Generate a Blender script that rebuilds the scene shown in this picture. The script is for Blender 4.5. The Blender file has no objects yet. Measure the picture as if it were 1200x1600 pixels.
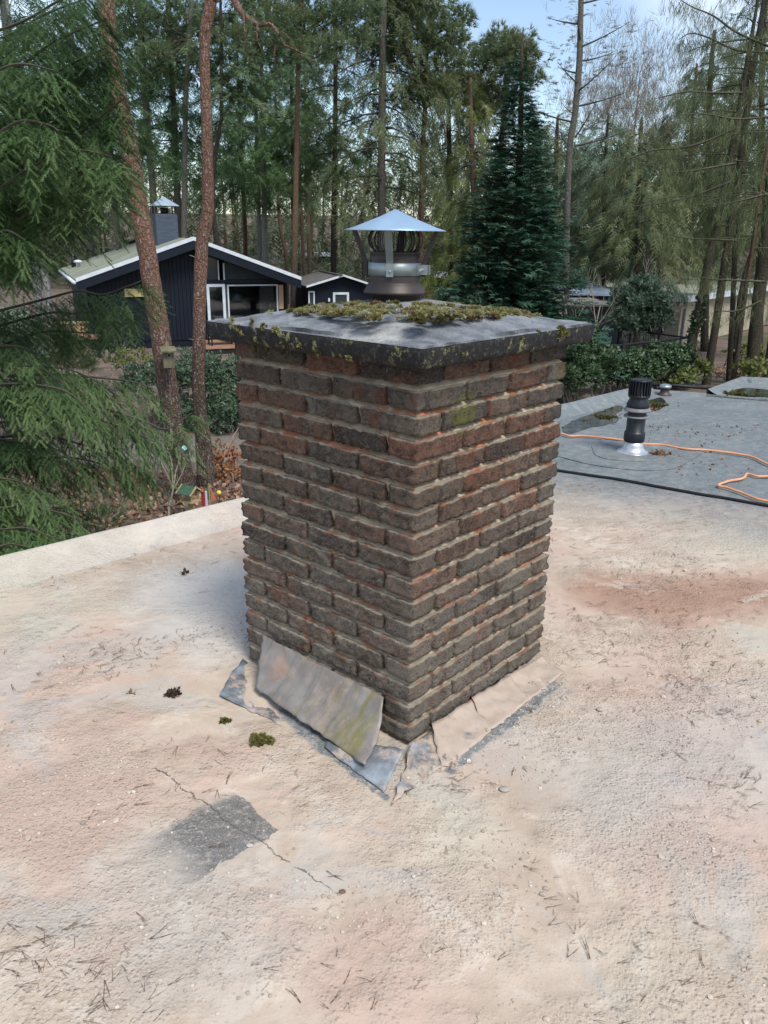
import bpy, bmesh, math, random
import numpy as np
from mathutils import Vector, Matrix, noise as mnoise

# ---------------------------------------------------------------- camera, sky, sun, exposure
SC = bpy.context.scene
COL = SC.collection
R = math.radians
FPX, PITCH, ROLL, CAMH = 1250.0, 0.333, -0.015, 1.3536      # focal length for a picture 1600 high

cam_data = bpy.data.cameras.new('camera')
cam = bpy.data.objects.new('camera', cam_data)
COL.objects.link(cam)
SC.camera = cam
cam_data.sensor_fit = 'VERTICAL'
cam_data.sensor_height = 24.0
cam_data.lens = FPX / 1600.0 * 24.0
cam_data.clip_start = 0.05
cam_data.clip_end = 2000.0
cam.location = (0, 0, CAMH)
cam.matrix_world = (Matrix.Translation((0, 0, CAMH)) @ Matrix.Rotation(R(90) - PITCH, 4, 'X')
                    @ Matrix.Rotation(-ROLL, 4, 'Z'))

SUN_EL, SUN_AZ = R(55), R(146)          # azimuth measured clockwise from +Y: front right
wd = bpy.data.worlds.new('World')
SC.world = wd
wd.use_nodes = True
wn = wd.node_tree.nodes
wl = wd.node_tree.links
for n in list(wn):
    wn.remove(n)
w_out = wn.new('ShaderNodeOutputWorld')
w_bg = wn.new('ShaderNodeBackground')
w_bg.inputs['Strength'].default_value = 0.115
w_sky = wn.new('ShaderNodeTexSky')
w_sky.sky_type = 'NISHITA'
w_sky.sun_disc = False
w_sky.sun_elevation = SUN_EL
w_sky.sun_rotation = SUN_AZ
w_sky.air_density = 1.0
w_sky.dust_density = 0.5
w_sky.ozone_density = 1.0
w_tc = wn.new('ShaderNodeTexCoord')
w_nz = wn.new('ShaderNodeTexNoise')
w_nz.inputs['Scale'].default_value = 2.3
w_nz.inputs['Detail'].default_value = 6
w_nz.inputs['Roughness'].default_value = 0.55
w_rp = wn.new('ShaderNodeMapRange')
w_rp.interpolation_type = 'SMOOTHSTEP'
w_rp.inputs[1].default_value = 0.42
w_rp.inputs[2].default_value = 0.72
w_rp.inputs[3].default_value = 0.05
w_rp.inputs[4].default_value = 0.66
w_mix = wn.new('ShaderNodeMix')
w_mix.data_type = 'RGBA'
w_mix.inputs[7].default_value = (6.4, 7.0, 7.8, 1)
wl.new(w_tc.outputs['Generated'], w_nz.inputs['Vector'])
wl.new(w_nz.outputs['Fac'], w_rp.inputs[0])
wl.new(w_rp.outputs[0], w_mix.inputs[0])
wl.new(w_sky.outputs[0], w_mix.inputs[6])
wl.new(w_mix.outputs[2], w_bg.inputs['Color'])
wl.new(w_bg.outputs[0], w_out.inputs['Surface'])

sun_d = bpy.data.lights.new('sun', 'SUN')
sun_d.energy = 2.4
sun_d.angle = R(24)
sun_d.color = (1.0, 0.95, 0.87)
sun = bpy.data.objects.new('sun', sun_d)
COL.objects.link(sun)
sdir = Vector((math.sin(SUN_AZ) * math.cos(SUN_EL), math.cos(SUN_AZ) * math.cos(SUN_EL), math.sin(SUN_EL)))
sun.rotation_euler = sdir.to_track_quat('Z', 'Y').to_euler()

SC.view_settings.view_transform = 'Standard'
SC.view_settings.look = 'None'
SC.view_settings.exposure = 0.72
SC.view_settings.gamma = 1.0
SC.view_settings.use_curve_mapping = False
SC.cycles.max_bounces = 6
SC.cycles.transparent_max_bounces = 8
SC.cycles.use_denoising = True

rng = np.random.default_rng(11)
random.seed(11)


# ---------------------------------------------------------------- survey helpers: a sight line of the photo to a real point
def ray(px, py):
    x2, u2 = (px - 600) / FPX, (800 - py) / FPX
    cr, sr, cp, sp = math.cos(ROLL), math.sin(ROLL), math.cos(PITCH), math.sin(PITCH)
    x, u = x2 * cr + u2 * sr, -x2 * sr + u2 * cr
    return np.array([x, cp + u * sp, -sp + u * cp])


def dep(px, py, Y):
    d = ray(px, py)
    return np.array([0, 0, CAMH]) + d * (Y / d[1])


def pl(px, py, z=0.0):
    d = ray(px, py)
    return np.array([0, 0, CAMH]) + d * ((z - CAMH) / d[2])


def sstep(a, b, x):
    t = min(1.0, max(0.0, (x - a) / (b - a)))
    return t * t * (3 - 2 * t)


def gz(x, y):
    return -2.7 - 1.7 * sstep(2, 10, x) * sstep(20, 46, y) + 8.0 * sstep(95, 190, y)


# ---------------------------------------------------------------- objects
def tag(o, label=None, cat=None, group=None, kind=None):
    if label: o['label'] = label
    if cat: o['category'] = cat
    if group: o['group'] = group
    if kind: o['kind'] = kind
    return o


def empty(name, loc, rz=0.0, label=None, cat=None, group=None):
    o = bpy.data.objects.new(name, None)
    o.empty_display_size = 0.1
    o.location = loc
    o.rotation_euler = (0, 0, rz)
    COL.objects.link(o)
    return tag(o, label, cat, group)


def link_mesh(name, me, mats, parent=None, loc=None):
    o = bpy.data.objects.new(name, me)
    COL.objects.link(o)
    if not isinstance(mats, (list, tuple)): mats = [mats]
    if not me.materials:
        for m in mats: me.materials.append(m)
    if parent is not None:
        o.parent = parent
        o.matrix_parent_inverse = Matrix.Identity(4)
    if loc is not None: o.location = loc
    return o


def inv_of(parent):
    return (Matrix.Translation(parent.location) @ Matrix.Rotation(parent.rotation_euler.z, 4, 'Z')).inverted()


class MB:
    """collects shapes, then links them as one mesh object"""
    def __init__(s):
        s.v, s.f = [], []

    def add(s, V, F):
        b = len(s.v)
        s.v += [tuple(map(float, p)) for p in V]
        s.f += [tuple(b + i for i in f) for f in F]
        return s

    def box(s, c, d, rz=0.0, ry=0.0, rx=0.0, taper=None):
        hx, hy, hz = d[0] / 2, d[1] / 2, d[2] / 2
        P = [Vector((x, y, z)) for z in (-hz, hz) for (x, y) in ((-hx, -hy), (hx, -hy), (hx, hy), (-hx, hy))]
        if taper:
            for p in P[4:]: p.x *= taper; p.y *= taper
        M = Matrix.Rotation(rz, 3, 'Z') @ Matrix.Rotation(ry, 3, 'Y') @ Matrix.Rotation(rx, 3, 'X')
        P = [M @ p + Vector(c) for p in P]
        return s.add(P, [(0, 3, 2, 1), (4, 5, 6, 7), (0, 1, 5, 4), (1, 2, 6, 5), (2, 3, 7, 6), (3, 0, 4, 7)])

    def prism(s, poly, dv):
        n = len(poly)
        P = [Vector(p) for p in poly]
        Q = [p + Vector(dv) for p in P]
        return s.add(P + Q, [tuple(range(n))[::-1], tuple(range(n, 2 * n))] +
                     [(i, (i + 1) % n, n + (i + 1) % n, n + i) for i in range(n)])

    def tube(s, pts, radii, n=8, cap=True):
        V, F = tube_arr(pts, radii, n, cap)
        return s.add(V, F)

    def lathe(s, prof, c=(0, 0, 0), n=32, close=True):
        V, F = [], []
        for (r, z) in prof:
            for k in range(n):
                a = 2 * math.pi * k / n
                V.append((c[0] + r * math.cos(a), c[1] + r * math.sin(a), c[2] + z))
        for i in range(len(prof) - 1):
            for k in range(n):
                k2 = (k + 1) % n
                F.append((i * n + k, i * n + k2, (i + 1) * n + k2, (i + 1) * n + k))
        if close:
            F.append(tuple(range(n))[::-1])
            F.append(tuple((len(prof) - 1) * n + k for k in range(n)))
        return s.add(V, F)

    def build(s, name, mat, parent=None, smooth=False, world=False, bevel=0.0):
        V = s.v
        if parent is not None and world:
            M = inv_of(parent)
            V = [tuple(M @ Vector(p)) for p in V]
        me = bpy.data.meshes.new(name)
        me.from_pydata(V, [], s.f)
        if smooth:
            me.polygons.foreach_set('use_smooth', [True] * len(me.polygons))
        me.update()
        if bevel:
            bm = bmesh.new(); bm.from_mesh(me)
            bmesh.ops.remove_doubles(bm, verts=bm.verts, dist=1e-5)
            es = [e for e in bm.edges if len(e.link_faces) == 2 and e.calc_face_angle(0) > 0.5]
            bmesh.ops.bevel(bm, geom=es, offset=bevel, segments=2, affect='EDGES', profile=0.6)
            bm.to_mesh(me); bm.free()
        return link_mesh(name, me, mat, parent)


def tube_arr(pts, radii, n=8, cap=True):
    P = np.array([np.asarray(p, float) for p in pts])
    m = len(P)
    if np.isscalar(radii): radii = [radii] * m
    T = np.gradient(P, axis=0)
    T /= np.linalg.norm(T, axis=1)[:, None] + 1e-12
    up = np.array([0, 0, 1.0]) if abs(T[0, 2]) < 0.9 else np.array([1.0, 0, 0])
    u = np.cross(T[0], up); u /= np.linalg.norm(u)
    V = []
    for i in range(m):
        u = u - T[i] * (u @ T[i]); u /= np.linalg.norm(u) + 1e-12
        w = np.cross(T[i], u)
        a = np.arange(n) * 2 * math.pi / n
        V += list(P[i] + radii[i] * (np.cos(a)[:, None] * u + np.sin(a)[:, None] * w))
    F = []
    for i in range(m - 1):
        for k in range(n):
            k2 = (k + 1) % n
            F.append((i * n + k, i * n + k2, (i + 1) * n + k2, (i + 1) * n + k))
    if cap:
        F.append(tuple(range(n))[::-1]); F.append(tuple((m - 1) * n + k for k in range(n)))
    return V, F


def spline(pts, k=8):
    """Catmull-Rom through points (any dimension)"""
    P = np.array([np.asarray(p, float) for p in pts])
    P = np.vstack([2 * P[0] - P[1], P, 2 * P[-1] - P[-2]])
    out = []
    for i in range(1, len(P) - 2):
        for t in np.arange(k) / k:
            a, b, c, d = P[i - 1:i + 3]
            out.append(0.5 * ((2 * b) + (c - a) * t + (2 * a - 5 * b + 4 * c - d) * t * t + (3 * b - a - 3 * c + d) * t ** 3))
    out.append(P[-2])
    return np.array(out)


# ---------------------------------------------------------------- materials
class T:
    """small node-tree writer"""
    def __init__(s, name, rough=0.8, spec=0.3, metal=0.0):
        s.m = bpy.data.materials.new(name)
        s.m.use_nodes = True
        s.n, s.l = s.m.node_tree.nodes, s.m.node_tree.links
        s.b = s.n['Principled BSDF']
        s.b.inputs['Roughness'].default_value = rough
        s.b.inputs['Specular IOR Level'].default_value = spec
        s.b.inputs['Metallic'].default_value = metal

    def put(s, sock, v):
        if isinstance(v, bpy.types.NodeSocket): s.l.new(v, sock)
        elif isinstance(v, (tuple, list)) and sock.type == 'RGBA': sock.default_value = (*v[:3], 1)
        else: sock.default_value = v

    def pos(s):
        return s.n.new('ShaderNodeNewGeometry').outputs['Position']

    def obj(s):
        return s.n.new('ShaderNodeTexCoord').outputs['Object']

    def sep(s, v):
        q = s.n.new('ShaderNodeSeparateXYZ'); s.put(q.inputs[0], v); return q.outputs

    def map(s, v, scale=(1, 1, 1), rot=(0, 0, 0), loc=(0, 0, 0)):
        q = s.n.new('ShaderNodeMapping'); s.put(q.inputs['Vector'], v)
        q.inputs['Scale'].default_value = scale; q.inputs['Rotation'].default_value = rot; q.inputs['Location'].default_value = loc
        return q.outputs[0]

    def noise(s, v, scale, detail=4, rough=0.55, dist=0.0, color=False):
        q = s.n.new('ShaderNodeTexNoise'); s.put(q.inputs['Vector'], v)
        q.inputs['Scale'].default_value = scale; q.inputs['Detail'].default_value = detail
        q.inputs['Roughness'].default_value = rough; q.inputs['Distortion'].default_value = dist
        return q.outputs['Color' if color else 'Fac']

    def voro(s, v, scale, feature='F1', rand=1.0, out='Distance'):
        q = s.n.new('ShaderNodeTexVoronoi'); s.put(q.inputs['Vector'], v)
        q.feature = feature
        q.inputs['Scale'].default_value = scale; q.inputs['Randomness'].default_value = rand
        return q.outputs[out]

    def math(s, op, a, b=0.0, c=0.0, clamp=False):
        q = s.n.new('ShaderNodeMath'); q.operation = op; q.use_clamp = clamp
        s.put(q.inputs[0], a); s.put(q.inputs[1], b)
        if op in ('MULTIPLY_ADD', 'COMPARE', 'SMOOTH_MIN'): s.put(q.inputs[2], c)
        return q.outputs[0]

    def vmath(s, op, a, b):
        q = s.n.new('ShaderNodeVectorMath'); q.operation = op
        s.put(q.inputs[0], a); s.put(q.inputs[1], b)
        return q.outputs[0]

    def rng(s, v, a, b, c=0.0, d=1.0, smooth=True):
        q = s.n.new('ShaderNodeMapRange')
        if smooth: q.interpolation_type = 'SMOOTHSTEP'
        s.put(q.inputs[0], v)
        for i, x in enumerate((a, b, c, d)): q.inputs[i + 1].default_value = x
        return q.outputs[0]

    def ramp(s, v, stops):
        q = s.n.new('ShaderNodeValToRGB'); s.put(q.inputs[0], v)
        el = q.color_ramp.elements
        while len(el) < len(stops): el.new(0.5)
        for e, (p, c) in zip(el, stops): e.position = p; e.color = (*c, 1)
        return q.outputs[0]

    def mix(s, f, a, b, blend='MIX'):
        q = s.n.new('ShaderNodeMix'); q.data_type = 'RGBA'; q.blend_type = blend
        s.put(q.inputs[0], f); s.put(q.inputs[6], a); s.put(q.inputs[7], b)
        return q.outputs[2]

    def attr(s, name, out='Fac'):
        q = s.n.new('ShaderNodeAttribute'); q.attribute_name = name; return q.outputs[out]

    def bump(s, h, strength=0.5, dist=0.01, prev=None):
        q = s.n.new('ShaderNodeBump'); q.inputs['Strength'].default_value = strength
        q.inputs['Distance'].default_value = dist; s.put(q.inputs['Height'], h)
        if prev is not None: s.put(q.inputs['Normal'], prev)
        return q.outputs[0]

    def done(s, color=None, rough=None, normal=None):
        if color is not None: s.put(s.b.inputs['Base Color'], color)
        if rough is not None: s.put(s.b.inputs['Roughness'], rough)
        if normal is not None: s.put(s.b.inputs['Normal'], normal)
        return s.m


def simple(name, a, b, scale=20, rough=0.7, spec=0.3, metal=0.0, bump=0.0, stretch=(1, 1, 1), bscale=None, bdist=0.003):
    t = T(name, rough, spec, metal)
    p = t.map(t.obj(), stretch)
    f = t.noise(p, scale, 5)
    c = t.ramp(f, [(0.3, a), (0.7, b)])
    nrm = t.bump(t.noise(p, bscale or scale * 3, 4), bump, bdist) if bump else None
    return t.done(c, None, nrm)


def foliage(name, stops, transl=0.28, rough=0.55, spec=0.25):
    t = T(name, rough, spec)
    f = t.attr('tint')
    c = t.ramp(f, stops)
    t.put(t.b.inputs['Base Color'], c)
    tr = t.n.new('ShaderNodeBsdfTranslucent')
    t.put(tr.inputs['Color'], c)
    mx = t.n.new('ShaderNodeMixShader'); mx.inputs[0].default_value = transl
    t.l.new(t.b.outputs[0], mx.inputs[1]); t.l.new(tr.outputs[0], mx.inputs[2])
    t.l.new(mx.outputs[0], t.n['Material Output'].inputs['Surface'])
    return t.m


def dist_mask(t, x, y, p, q, w0, w1):
    """1 near the segment p-q, fading from w0 to w1"""
    dx, dy = q[0] - p[0], q[1] - p[1]
    L = math.hypot(dx, dy); dx /= L; dy /= L
    rx = t.math('SUBTRACT', x, p[0]); ry = t.math('SUBTRACT', y, p[1])
    al = t.math('ADD', t.math('MULTIPLY', rx, dx), t.math('MULTIPLY', ry, dy))
    al = t.math('MINIMUM', t.math('MAXIMUM', al, 0.0), L)
    ex = t.math('SUBTRACT', rx, t.math('MULTIPLY', al, dx)); ey = t.math('SUBTRACT', ry, t.math('MULTIPLY', al, dy))
    d = t.math('SQRT', t.math('ADD', t.math('MULTIPLY', ex, ex), t.math('MULTIPLY', ey, ey)))
    return t.rng(d, w0, w1, 1.0, 0.0)


def roof_material(kerb=False):
    """mineral felt under pale sandy dust; the dust thins out towards the far right of the roof"""
    t = T('dusty_kerb_felt' if kerb else 'dusty_roof_felt', 0.85, 0.25)
    P = t.pos()
    wob = t.noise(P, 2.2, 4, 0.6, color=True)
    wob = t.vmath('SUBTRACT', wob, (0.5, 0.5, 0.5))
    wob = t.vmath('MULTIPLY', wob, (0.55, 0.55, 0.0))
    PW = t.vmath('ADD', P, wob)
    wob2 = t.vmath('MULTIPLY', t.vmath('SUBTRACT', t.noise(P, 14, 4, 0.6, color=True), (0.5, 0.5, 0.5)), (0.06, 0.06, 0.0))
    PF = t.vmath('ADD', P, wob2)
    x, y, z = t.sep(PW)
    fx, fy, fz = t.sep(PF)
    grain = t.noise(P, 260, 3, 0.6)
    felt = t.mix(t.noise(P, 3, 4), (0.150, 0.180, 0.185), (0.235, 0.265, 0.275))
    felt = t.mix(t.rng(grain, 0.35, 0.7), t.mix(0.45, felt, (0.05, 0.06, 0.065)), felt)
    n1 = t.noise(P, 1.5, 5, 0.6)
    n2 = t.noise(P, 4.5, 6, 0.65, 0.4)
    n3 = t.noise(P, 0.9, 3, 0.5)
    dust = t.ramp(n2, [(0.25, (0.385, 0.300, 0.225)), (0.5, (0.475, 0.385, 0.300)), (0.75, (0.54, 0.46, 0.375))])
    pink = t.mix(n2, (0.42, 0.300, 0.235), (0.525, 0.40, 0.325))
    if kerb: dust = t.mix(0.68, dust, (0.49, 0.465, 0.42))
    mud = t.noise(P, 3.4, 8, 0.62, 2.2)
    dust = t.mix(t.rng(mud, 0.52, 0.60, 0, 0.6), dust, (0.555, 0.48, 0.395))
    dust = t.mix(t.rng(mud, 0.36, 0.44, 0.35, 0), dust, (0.37, 0.305, 0.25))
    dust = t.mix(t.rng(n1, 0.47, 0.58, 0, 0.15 if kerb else 0.9), dust, pink)
    wash = t.noise(t.map(P, loc=(7.3, 2.1, 0)), 1.25, 6, 0.6, 1.4)
    dust = t.mix(t.rng(wash, 0.54, 0.62, 0, 0.1 if kerb else 0.6), dust, t.mix(n2, (0.36, 0.335, 0.30), (0.47, 0.44, 0.395)))
    dust = t.mix(t.rng(n3, 0.52, 0.66, 0, 0.55), dust, (0.46, 0.43, 0.335))
    # pale washed-out area left of the chimney
    wm = dist_mask(t, x, y, (-0.55, 2.62), (-0.75, 2.95), 0.08, 0.36)
    dust = t.mix(t.math('MULTIPLY', wm, 0.75), dust, (0.565, 0.535, 0.485))
    # rust-brown sand drifts on the right
    rm = dist_mask(t, x, y, (0.95, 2.95), (1.75, 2.95), 0.06, 0.36)
    rm = t.math('MULTIPLY', rm, t.rng(t.noise(PW, 3.2, 6, 0.6), 0.38, 0.45))
    dust = t.mix(t.math('MULTIPLY', rm, 0.95), dust, t.mix(n2, (0.275, 0.165, 0.112), (0.40, 0.255, 0.185)))
    # greyer, thinner dust right of the chimney foot
    gm = dist_mask(t, x, y, (0.62, 1.80), (1.1, 2.0), 0.05, 0.42)
    dust = t.mix(t.math('MULTIPLY', gm, 0.50), dust, (0.41, 0.395, 0.37))
    gm2 = dist_mask(t, x, y, (-0.30, 1.22), (-0.45, 1.45), 0.04, 0.24)
    dust = t.mix(t.math('MULTIPLY', gm2, 0.30), dust, (0.36, 0.365, 0.36))
    # coarse grit: darker grains standing out of the dust
    gr = t.voro(P, 95, 'F1')
    grm = t.math('MULTIPLY', t.rng(gr, 0.12, 0.38, 1, 0), t.rng(t.noise(P, 7, 3), 0.42, 0.62))
    dust = t.mix(t.math('MULTIPLY', grm, 0.25), dust, (0.27, 0.225, 0.19))
    spk = t.rng(t.noise(P, 120, 3, 0.7), 0.60, 0.74)
    dust = t.mix(t.math('MULTIPLY', spk, 0.22), dust, (0.25, 0.21, 0.18))
    # where the dust has thinned out to bare felt
    diag = t.math('ADD', t.math('MULTIPLY', y, 0.90), t.math('MULTIPLY', x, 0.36))
    far = t.rng(diag, 3.55, 4.75)
    lx = t.math('SUBTRACT', t.math('MULTIPLY', x, 0.77), t.math('MULTIPLY', y, 0.64))   # from the left kerb
    far = t.math('MULTIPLY', far, t.rng(t.sep(P)[0], -0.1, 0.6))
    far = t.math('MULTIPLY', far, t.rng(t.noise(P, 16, 6, 0.7), 0.25, 0.75, 0.7, 1.2), clamp=True)
    # rectangular bare patch in front of the chimney, sharp on its far right and near right sides
    a = math.atan2(1.297 * 0 + (1.566 - 1.683), (-0.238 + 0.355))
    ca, sa = math.cos(R(-45)), math.sin(R(-45))
    ux = t.math('ADD', t.math('MULTIPLY', t.math('SUBTRACT', fx, -0.238), ca), t.math('MULTIPLY', t.math('SUBTRACT', fy, 1.566), sa))
    uy = t.math('SUBTRACT', t.math('MULTIPLY', t.math('SUBTRACT', fy, 1.566), ca), t.math('MULTIPLY', t.math('SUBTRACT', fx, -0.238), sa))
    # ux runs towards the near right, uy towards the far right
    patch = t.math('MULTIPLY', t.rng(ux, -0.005, 0.0, 1, 0), t.rng(ux, -0.215, -0.17, 0, 1))
    patch = t.math('MULTIPLY', patch, t.math('MULTIPLY', t.rng(uy, -0.005, 0.0, 1, 0), t.rng(uy, -0.30, -0.16, 0, 1)))
    patch = t.math('MULTIPLY', patch, t.rng(t.noise(P, 60, 6, 0.8), 0.36, 0.50, 0.35, 1.0))
    ca2, sa2 = 0.6626, 0.749
    felt = t.mix(patch, felt, t.mix(t.rng(grain, 0.4, 0.62), (0.050, 0.056, 0.060), (0.150, 0.160, 0.165)))
    bare = t.math('MAXIMUM', t.math('MULTIPLY', patch, 0.82), far)
    holes = t.math('MULTIPLY', t.rng(t.noise(P, 5.2, 5, 0.7), 0.66, 0.76), 0.35)
    bare = t.math('MAXIMUM', bare, holes)
    for p_, q_, w_ in ((pl(452, 1112), pl(512, 1170), .045), (pl(700, 1205), pl(872, 1068), .022), (pl(500, 1165), pl(600, 1245), .02)):
        bm_ = t.math('MULTIPLY', dist_mask(t, fx, fy, p_[:2], q_[:2], w_ * .4, w_), t.rng(t.noise(P, 40, 5, 0.7), 0.34, 0.54, 0.25, 0.95))
        bare = t.math('MAXIMUM', bare, bm_)
    col = t.mix(bare, dust, felt)
    # hairline seam running past the bare patch
    sm = dist_mask(t, fx, fy, (-0.60, 1.79), (-0.24, 1.49), 0.0004, 0.0026)
    sm2 = dist_mask(t, fx, fy, (-0.24, 1.49), (-0.085, 1.375), 0.0004, 0.0028)
    sm = t.math('MAXIMUM', sm, sm2)
    sm = t.math('MULTIPLY', sm, t.rng(t.noise(P, 30, 4, 0.7), 0.36, 0.52))
    col = t.mix(t.math('MULTIPLY', sm, 0.8), col, (0.10, 0.085, 0.075))
    h = t.math('ADD', t.math('MULTIPLY', t.noise(P, 75, 4, 0.65), 1.0), t.math('MULTIPLY', t.rng(gr, 0.0, 0.5, 1, 0), 0.35))
    h = t.math('ADD', h, t.math('MULTIPLY', t.noise(P, 22, 4), 0.9))
    h = t.math('SUBTRACT', h, t.math('MULTIPLY', sm, 1.2))
    h = t.math('ADD', h, t.math('MULTIPLY', mud, 1.3))
    h = t.math('MULTIPLY', h, t.rng(t.noise(P, 2.1, 4, 0.6), 0.40, 0.60, 0.15, 1.35))
    nb = t.bump(h, 0.75, 0.009)
    nb = t.bump(grain, 0.35, 0.002, nb)
    rough = t.rng(far, 0, 1, 0.9, 0.62)
    return t.done(col, rough, nb)


def brick_material(name):
    t = T(name, 0.85, 0.25)
    P = t.pos()
    x, y, z = t.sep(P)
    oi = t.n.new('ShaderNodeObjectInfo').outputs['Random']
    O = t.vmath('ADD', t.obj(), t.vmath('MULTIPLY', t.n.new('ShaderNodeObjectInfo').outputs['Location'], (7.0, 7.0, 7.0)))
    base = t.ramp(oi, [(0.0, (0.070, 0.056, 0.050)), (0.14, (0.215, 0.160, 0.122)), (0.28, (0.150, 0.134, 0.112)), (0.42, (0.265, 0.128, 0.084)),
                       (0.55, (0.175, 0.128, 0.096)), (0.68, (0.275, 0.235, 0.188)), (0.80, (0.100, 0.080, 0.067)), (0.90, (0.320, 0.150, 0.098)), (1.0, (0.215, 0.188, 0.155))])
    base = t.mix(0.16, base, (0.01, 0.008, 0.007))
    n = t.noise(O, 30, 8, 0.75, 0.8)
    dark = t.mix(0.62, base, (0.014, 0.012, 0.011))
    c = t.mix(t.rng(n, 0.40, 0.56), dark, base)
    fine = t.noise(t.map(O, (1, 1, 1.5)), 85, 6, 0.72, 1.8)
    c = t.mix(t.rng(fine, 0.50, 0.62, 0, 0.6), c, t.mix(0.55, base, (0.30, 0.25, 0.205)))
    c = t.mix(t.rng(fine, 0.34, 0.44, 0.75, 0), c, (0.012, 0.010, 0.009))
    fire = t.noise(O, 9, 4, 0.6)
    c = t.mix(t.rng(fire, 0.55, 0.68, 0, 0.65), c, (0.21, 0.080, 0.050))
    # grey limy bloom and pale dust, more of it low down where the sand was blown
    dz = t.rng(z, 0.10, 0.80, 0.95, 0.05)
    bl = t.math('MULTIPLY', t.rng(t.noise(P, 7, 6, 0.65), 0.33, 0.58), dz)
    bl = t.math('MULTIPLY', bl, t.rng(fine, 0.36, 0.52))
    c = t.mix(bl, c, t.mix(t.noise(P, 60, 3), (0.21, 0.185, 0.155), (0.37, 0.325, 0.27)))
    sp = t.math('MULTIPLY', t.rng(t.noise(O, 150, 3, 0.7), 0.60, 0.72), 0.6)
    c = t.mix(sp, c, (0.42, 0.38, 0.32))
    # dust and mortar lying on upward arrises
    up = t.sep(t.n.new('ShaderNodeNewGeometry').outputs['Normal'])[2]
    pale = t.mix(t.rng(t.noise(P, 16, 4), 0.50, 0.62), (0.52, 0.45, 0.35), (0.48, 0.235, 0.145))
    c = t.mix(t.math('MULTIPLY', t.rng(up, 0.40, 0.80), t.rng(n, 0.3, 0.5, 0.5, 0.95)), c, pale)
    # pale lime smears running over several courses
    sme = t.math('MULTIPLY', t.rng(t.noise(t.map(P, (1, 1, .7), loc=(4, 4, 4)), 4.5, 6, 0.7), 0.56, 0.70), t.rng(n, 0.34, 0.5))
    c = t.mix(t.math('MULTIPLY', sme, 0.6), c, (0.36, 0.315, 0.25))
    # one brick high on the right face is green with moss
    gd = t.n.new('ShaderNodeVectorMath'); gd.operation = 'DISTANCE'
    t.put(gd.inputs[0], P); gd.inputs[1].default_value = tuple(GREEN_SPOT)
    gm_ = t.math('MULTIPLY', t.rng(gd.outputs['Value'], 0.03, 0.075, 1, 0), t.rng(t.noise(P, 70, 5, 0.7), 0.40, 0.52))
    c = t.mix(t.math('MULTIPLY', gm_, 0.85), c, t.mix(n, (0.09, 0.10, 0.02), (0.24, 0.25, 0.06)))
    # lichen and moss
    ms = t.math('MULTIPLY', t.rng(t.noise(P, 8, 5, 0.7), 0.60, 0.70), t.rng(z, 0.75, 1.02))
    c = t.mix(t.math('MULTIPLY', ms, 0.75), c, t.mix(n, (0.06, 0.075, 0.015), (0.17, 0.19, 0.04)))
    h = t.math('ADD', t.noise(t.map(O, (1, 1, 1.6)), 48, 8, 0.75, 1.8), t.math('MULTIPLY', fine, 0.6))
    h = t.math('ADD', h, t.math('MULTIPLY', n, 0.8))
    return t.done(c, None, t.bump(h, 1.0, 0.018))


def mortar_material():
    t = T('lime_mortar', 0.9, 0.2)
    P = t.pos()
    z = t.sep(P)[2]
    n = t.noise(P, 9, 5, 0.6)
    c = t.ramp(t.noise(P, 30, 4), [(0.3, (0.25, 0.200, 0.138)), (0.7, (0.45, 0.370, 0.270))])
    c = t.mix(t.rng(n, 0.51, 0.60, 0, 0.85), c, (0.36, 0.140, 0.070))
    c = t.mix(t.rng(t.noise(P, 5, 4), 0.52, 0.64, 0, 0.55), c, (0.16, 0.125, 0.085))
    return t.done(c, None, t.bump(t.noise(P, 90, 4), 0.5, 0.004))


def cap_material():
    """weathered concrete slab: pale top, near-black rim with lichen"""
    t = T('weathered_cap_concrete', 0.75, 0.35)
    P = t.pos()
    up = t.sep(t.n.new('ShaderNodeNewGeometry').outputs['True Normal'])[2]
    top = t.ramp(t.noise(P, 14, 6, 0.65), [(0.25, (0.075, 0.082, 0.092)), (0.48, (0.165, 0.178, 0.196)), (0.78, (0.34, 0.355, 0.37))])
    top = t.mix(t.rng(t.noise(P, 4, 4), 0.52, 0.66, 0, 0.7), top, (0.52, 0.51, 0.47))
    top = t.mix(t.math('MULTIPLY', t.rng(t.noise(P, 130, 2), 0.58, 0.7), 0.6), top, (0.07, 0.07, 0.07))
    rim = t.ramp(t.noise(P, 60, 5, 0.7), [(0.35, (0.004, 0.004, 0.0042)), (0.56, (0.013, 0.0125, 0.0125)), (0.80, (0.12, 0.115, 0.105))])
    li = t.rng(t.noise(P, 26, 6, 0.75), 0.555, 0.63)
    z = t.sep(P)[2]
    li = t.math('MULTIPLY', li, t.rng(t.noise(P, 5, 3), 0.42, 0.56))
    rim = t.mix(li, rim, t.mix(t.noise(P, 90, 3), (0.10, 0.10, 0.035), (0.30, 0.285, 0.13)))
    c = t.mix(t.rng(up, 0.70, 0.92), rim, top)  # steep rim near-black, flatter top paler
    h = t.math('ADD', t.noise(P, 140, 4, 0.7), t.math('MULTIPLY', t.noise(P, 35, 4), 0.8))
    return t.done(c, None, t.bump(h, 0.8, 0.006))


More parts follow.
